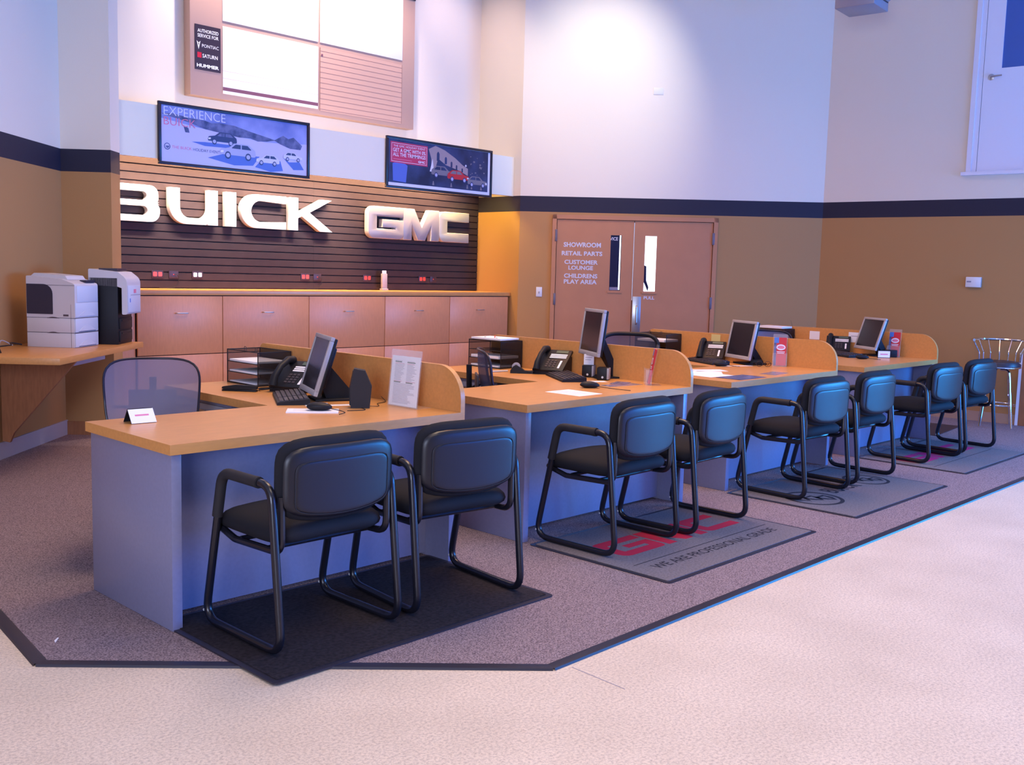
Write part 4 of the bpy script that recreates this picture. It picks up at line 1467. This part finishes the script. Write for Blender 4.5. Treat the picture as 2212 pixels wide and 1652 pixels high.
# nearest desk
sheet(.985, .455, -38, .25, .125, 'white note pad lying under the mouse on the nearest desk', th=.006, lines=4, cat='pad', nm='note_pad')
sheet(1.10, .98, -48, .27, .19, 'white sheet peeking out under the keyboard of the nearest desk', z=-.0003, th=.0002, lines=0)
sheet(1.21, .58, -25, .30, .05, 'white paper strip in front of the monitor base on the nearest desk', lines=2)
sp = thing('desk_speaker', 'tall black wedge speaker on the nearest desk, right of the monitor', 'speaker', at(0, 1.265, .445), R(-128))
MB('blk_matte').prism([(-.045, 0), (.05, 0), (.06, .11), (.025, .19), (-.03, .20), (-.05, .10)], 'x', -.038, .038).build('cabinet', sp)
MB('blk').prism([(-.0515, .015), (-.0455, .012), (-.0515, .10), (-.033, .19), (-.036, .19), (-.054, .10)], 'x', -.032, .032).build('grille', sp)
tag(MB('wire').tube(fillet3([(1.30, .44, TT + .006), (1.36, .40, TT + .002), (1.42, .50, TT + .002), (1.50, .52, TT + .003), (1.53, .60, TT + .02)], .04), .0018, seg=6).tube(
    fillet3([(1.25, .41, TT + .003), (1.22, .33, TT + .002), (1.13, .37, TT + .002)], .03), .0018, seg=6).build('speaker_cable'), 'thin dark cable trailing from the wedge speaker on the nearest desk', 'cable')
st = thing('stapler', 'slim black stapler lying in front of the nearest letter tray', 'stapler', at(0, 1.13, 1.36), R(-52))
MB('blk').box(-.10, .10, -.017, .017, 0, .010, bev=.003).build('base', st)
MB('blk').prism(fillet2([(-.10, .012), (.10, .014), (.10, .034, .01), (-.02, .036, .01), (-.10, .024, .006)], 3), 'y', -.014, .014).build('arm', st)


# sign holder with form
def form(mb, w, h, y):
    for k in range(34):
        z = h * .9 - k * h * .85 / 34
        mm = 'ink_g' if k in (1, 17) else ('ink_r' if k in (2, 16) else 'ink')
        hh_ = .0042 if k in (1, 17) else .0016
        if k < 18:
            mb.box(-w * .38, w * random.uniform(-.15, -.02), y - .0004, y, z, z + hh_, mm)
            mb.box(w * .05, w * random.uniform(.2, .4), y - .0004, y, z, z + hh_, mm)
        else:
            mb.box(-w * .38, w * random.uniform(.1, .4), y - .0004, y, z, z + hh_, mm)


def lean(mb, y0, y1, z0, z1, w, tilt, m_, x0=None):
    mb.M = Matrix.Rotation(-R(tilt), 4, 'X')
    mb.box(-w / 2, w / 2, y0, y1, z0, z1, m_)
    return mb


sg = thing('sign_holder', 'clear acrylic sign holder with a printed white form, near the nearest divider', 'sign holder', at(0, 1.445, .325), R(-88))
a = MB('acrylic')
lean(a, 0, .0025, .0, .295, .225, 6, 'acrylic')
a.M = Matrix.Identity(4)
a.box(-.1125, .1125, .0, .095, 0, .0025, 'acrylic')
a.build('acrylic_stand', sg)
a = MB('paper')
lean(a, -.0012, -.0004, .006, .262, .212, 6, 'paper')
form(a, .212, .262, -.0012)
a.build('form_sheet', sg)
a = MB('acrylic')
lean(a, -.0042, -.0022, .0, .295, .225, 6, 'acrylic')
a.build('front_sheet', sg)


def card_holder(i, x, y, rz, label, name='card_sign'):
    t = thing(name, label, 'card sign', at(i, x, y), R(rz))
    c = MB('blk')
    c.prism([(-.038, .0), (-.034, .0), (.012, .058), (.010, .062)], 'x', -.055, .055)
    c.prism([(.010, .062), (.012, .056), (.052, .0), (.056, .0)], 'x', -.055, .055)
    c.build('stand', t)
    p = MB('paper')
    p.M = Matrix.Translation((0, -.040, .002)) @ Matrix.Rotation(-R(38), 4, 'X')
    p.box(-.056, .056, -.0012, -.0002, 0, .072)
    p.box(-.032, .03, -.0016, -.0011, .036, .044, 'ppink')
    p.build('card', t)


card_holder(0, .18, .61, -4, 'small white tent card on a black stand at the left corner of the nearest desk')
t = thing('card_sign', 'small white card sign standing in front of the farthest monitor', 'card sign', at(3, 1.20, .36), R(-47))
MB('paper').box(-.055, .055, -.004, -.002, .005, .065).box(-.035, .035, -.0045, -.0038, .030, .040, 'ppink').build('card', t)
MB('blk').box(-.06, .06, -.002, .006, 0, .07).build('stand', t)

# second desk
sheet(2.04 + .65, .225, 0, .215, .265, 'lone white printed sheet lying on the second desk', lines=9)
sheet(2.04 + 1.25, .33, -8, .30, .10, 'colourful leaflets fanned out on the second desk by the brochure holder', 'pgrey', lines=4, lm='ppink', cat='leaflet', nm='leaflet')
sheet(2.04 + 1.33, .40, 20, .16, .10, 'small purple leaflet behind the mouse on the second desk', 'mount', z=.0012, lines=2, lm='yellow_note', cat='leaflet', nm='leaflet')
sheet(2.04 + 1.22, .58, -30, .24, .06, 'white paper sticking out under the monitor base on the second desk', lines=0)
for x, y, rz, lb in ((1.46, .80, -60, 'small black and silver speaker on the second desk, left one below the monitor'), (1.40, .62, -60, 'small black and silver speaker on the second desk, right one below the monitor')):
    s = thing('desk_speaker', lb, 'speaker', at(1, x, y - .02), R(rz), 'pair of small speakers')
    MB('blk').box(-.04, .04, -.04, .045, 0, .085, bev=.008).build('cabinet', s)
    MB('silver').box(.028, .042, -.042, .047, .006, .082, bev=.003).build('silver_band', s)
    q = MB('glide')
    q.M = Matrix.Translation((0, -.041, .02)) @ Matrix.Rotation(PI / 2, 4, 'X')
    q.lathe([(0, .003), (.007, .003), (.008, 0)], seg=12)
    q.build('volume_knob', s)
nt_ = MB('paper').box(-.035, .035, -.0006, .0006, 0, .075).box(-.025, .022, -.0009, -.0006, .05, .053, 'ink').box(-.025, .015, -.0009, -.0006, .035, .038, 'ink')
tag(nt_.build('sticky_note', None, (2.04 + 1.455, .775, TT + .083), R(-120 + 62)), 'white paper note taped below the monitor on the second desk', 'note')
tp = thing('tape_dispenser', 'black tape dispenser with a silvery roll beside the second letter tray', 'tape dispenser', at(1, 1.23, 1.21), R(-50))
MB('blk').prism(fillet2([(-.07, 0), (.09, 0), (.09, .018, .005), (.03, .02, .01), (-.01, .05, .01), (-.05, .05, .01), (-.07, .02, .01)], 4), 'y', -.025, .025).build('body', tp)
q = MB('silver')
q.M = Matrix.Translation((-.03, .012, .045)) @ Matrix.Rotation(PI / 2, 4, 'X')
q.lathe([(.015, 0), (.03, 0), (.03, .024), (.015, .024)], seg=20)
q.build('tape_roll', tp)
q = MB('glide').tube([(0, 0, .006), (.13, .02, .006)], .006, seg=8)
tag(q.build('marker_pen', None, at(1, 1.10, 1.36), R(-20)), 'pale marker pen lying by the tape dispenser', 'pen')


def brochure(i, x, y, rz, label, full=True):
    t = thing('brochure_holder', label, 'brochure holder', at(i, x, y), R(rz), 'clear brochure holders with red leaflets')
    a = MB('acrylic')
    lean(a, 0, .0025, 0, .265, .115, 10, 'acrylic')
    a.M = Matrix.Identity(4)
    a.box(-.0575, .0575, -.03, .07, 0, .0025, 'acrylic').box(-.0575, .0575, -.032, -.0295, 0, .11, 'acrylic').box(-.0575, -.0555, -.03, .01, 0, .10, 'acrylic').box(.0555, .0575, -.03, .01, 0, .10, 'acrylic')
    a.build('acrylic_stand', t)
    b = MB('red')
    lean(b, -.012, -.003, .006, .235, .098, 10, 'red')
    b.box(-.049, -.030, -.0125, -.0118, .006, .235, 'mount')
    b.box(-.049, -.012, -.0128, -.0120, .19, .235, 'bluep')
    if full:
        b.shape([[(.006 + .036 * math.cos(2 * PI * k / 24), .155 + .024 * math.sin(2 * PI * k / 24)) for k in range(24)]], face_y(0, -.0132, 0), 'pwhite')
        b.shape([[(.006 + .028 * math.cos(2 * PI * k / 24), .155 + .013 * math.sin(2 * PI * k / 24)) for k in range(24)]], face_y(0, -.0136, 0), 'ppink')
        b.box(-.026, .038, -.0134, -.0120, .115, .121, 'pwhite')
        b.box(-.022, .034, -.0134, -.0120, .104, .109, 'pwhite')
    b.build('leaflets', t)


brochure(1, 1.43, .24, -138, 'clear brochure holder seen edge-on with a few red leaflets, on the second desk')
brochure(2, 1.48, .46, -60, 'clear holder full of red leaflets on the third desk, right of the monitor')
brochure(3, 1.46, .38, -78, 'clear holder of red and blue leaflets on the farthest desk')

# third desk
sheet(4.085 + .42, .46, 35, .30, .215, 'white sheets spread on the third desk, largest of them', lines=0, z=.0)
sheet(4.085 + .30, .36, -5, .28, .215, 'white sheet at the left of the third desk, lying over another', lines=0, z=.001)
sheet(4.085 + .62, .58, -30, .26, .14, 'white paper with pink print near the mouse of the third desk', lines=1, lm='ppink', z=.0)
sheet(4.085 + .36, .14, 0, .36, .20, 'dark glossy leaflet at the front corner of the third desk', 'mount', lines=3, lm='pgrey', z=.002, cat='leaflet', nm='leaflet')
sheet(4.085 + .87, .165, 8, .27, .13, 'small purple leaflet lying below the red brochure holder of the third desk', 'pgrey', lines=3, lm='ppink', cat='leaflet', nm='leaflet')
sheet(4.085 + 1.17, .68, -27, .30, .05, 'white paper strip under the monitor of the third desk', lines=1)
gl = thing('reading_glasses', 'dark wire reading glasses on the third desk, right of the monitor', 'glasses', at(2, 1.28, .49), R(-50))
q = MB('wire')
for sx in (-.033, .033):
    q.tube([(sx + .026 * math.cos(2 * PI * k / 20), 0, .026 + .020 * math.sin(2 * PI * k / 20)) for k in range(20)], .0022, closed=True, seg=6)
q.tube([(-.008, 0, .03), (.008, 0, .03)], .002, seg=6)
q.build('rims', gl)
for sx in (-1, 1):
    MB('wire').tube(fillet3([(sx * .059, 0, .03), (sx * .064, .005, .03), (sx * .06, .11, .022), (sx * .058, .135, .003)], .01), .002, seg=6).build('temple', gl)
dk_ = MB('blk').box(-.05, .05, -.03, .03, 0, .045, bev=.008)
tag(dk_.build('desk_speaker', None, at(2, 1.42, .64), R(-60)), 'low black speaker block beside the monitor base on the third desk', 'speaker')
tag(MB('yellow_note').box(-.0006, .0006, -.045, .045, -.04, .04).build('sticky_note', None, (4.085 + 1.5535, 1.12, .945)), 'yellow paper note stuck on the third divider above the phone', 'note')
# farthest desk
tag(MB('paper').box(-.0006, .0006, -.055, .055, -.05, .05).box(-.0012, -.0006, -.04, .03, .01, .015, 'ink').build('sticky_note', None, (6.145 + 1.5535, .83, .92)), 'white note on the farthest divider, right beside the monitor', 'note')
tag(MB('paper').box(-.0006, .0006, -.055, .055, -.042, .042).build('sticky_note', None, (6.145 + 1.5535, 1.25, .915)), 'white note on the farthest divider, left of the phone', 'note')
tag(MB('blk').box(-.06, .06, -.025, .025, 0, .07, bev=.004).build('pen_cup', None, at(3, 1.36, .37), R(-50)), 'black box behind the white card sign on the farthest desk', 'box')
tag(MB('wire').tube([(0, 0, 0), (-.10, .05, .30)], [.002, .001], seg=5).build('antenna', None, at(3, 1.42, 1.35)), 'thin black antenna rising behind the farthest desk divider', 'antenna')

# ================================================================== WALL THINGS
def on_door_wall(s, z, dy=0):
    u = dd.normalized()
    return (DA.x + u.x * s, DA.y + u.y * s, z)


o = tag(MB('white_plastic').box(-.036, .036, -.007, -.001, -.058, .058, bev=.003).build('light_switch', None, on_door_wall(.255, 1.25), DANG), 'white light switch on the tan wall left of the double door', 'switch')
MB('silver').box(-.008, .008, -.013, -.007, -.018, .006, bev=.002).build('toggle', o)
o = tag(MB('white_plastic').box(-.058, .058, -.007, -.001, -.04, .04, bev=.003).build('blank_plate', None, on_door_wall(1.59, 3.632), DANG), 'blank white plate high on the white wall above the double door', 'wall plate')
o = thing('thermostat', 'small grey-white thermostat on the tan right wall', 'thermostat', (9.452, 0.33, 1.50), RANG)
MB('white_plastic').box(-.078, .078, -.035, -.001, -.055, .055, bev=.006).build('housing', o)
MB('ink').box(-.065, -.02, -.037, -.035, -.003, .012).build('display', o)
MB('silver').box(.065, .08, -.033, -.003, -.05, .05, bev=.003).build('side_cap', o)
# unit heater hanging at the top
ht = thing('unit_heater', 'grey sheet metal unit heater hanging by the ceiling near the right corner', 'heater', (8.05, 1.13, 4.18), R(5))
MB('heater').box(-.20, .20, -.20, .20, 0, .50, bev=.01).build('casing', ht)
lv = MB('plaque').box(-.17, .17, -.206, -.20, .08, .46)
lv.build('louvre_opening', ht)
for k in range(5):
    MB('heater').prism([(-.235, .11 + k * .075), (-.205, .09 + k * .075), (-.205, .10 + k * .075), (-.235, .12 + k * .075)], 'x', -.17, .17).build('louvre', ht)
for sx in (-.15, .15):
    MB('steel').tube([(sx, 0, .5), (sx, 0, 1.31)], .006, seg=6).build('hanger_rod', ht)

# ================================================================== BAR STOOL
bs = thing('bar_stool', 'chrome swivel bar stool with spindle back by the right wall', 'stool', (9.12, -.10, 0.0055), R(-70))
for k in range(4):
    a = PI / 4 + k * PI / 2
    c, s = math.cos(a), math.sin(a)
    MB('chrome').tube(fillet3([(.03 * c, .03 * s, .60), (.13 * c, .13 * s, .605), (.15 * c, .15 * s, .45), (.21 * c, .21 * s, .012)], .06), .011, seg=8).build('leg', bs)
MB('chrome').tube([(.175 * math.cos(2 * PI * k / 36), .175 * math.sin(2 * PI * k / 36), .24) for k in range(36)], .009, closed=True, seg=8).build('foot_ring', bs)
MB('seat_brown').lathe([(0, .62), (.19, .62), (.205, .64), (.205, .66), (.19, .685), (.10, .695), (0, .697)], seg=32).build('seat', bs)
MB('chrome').tube([(.20 * math.cos(2 * PI * k / 36), .20 * math.sin(2 * PI * k / 36), .63) for k in range(36)], .008, closed=True, seg=8).build('seat_ring', bs)
arc = [(.27 * math.cos(a), .27 * math.sin(a), .90 + 0.0 * a) for a in [R(-20 + 220 * k / 24) for k in range(25)]]
MB('chrome').tube(arc, .014, seg=8).build('top_rail', bs)
for k in range(9):
    a = R(-10 + 200 * k / 8)
    MB('chrome').tube(fillet3([(.195 * math.cos(a), .195 * math.sin(a), .63), (.20 * math.cos(a), .20 * math.sin(a), .77), (.265 * math.cos(a), .265 * math.sin(a), .90)], .1), .005, seg=6).build('spindle', bs)
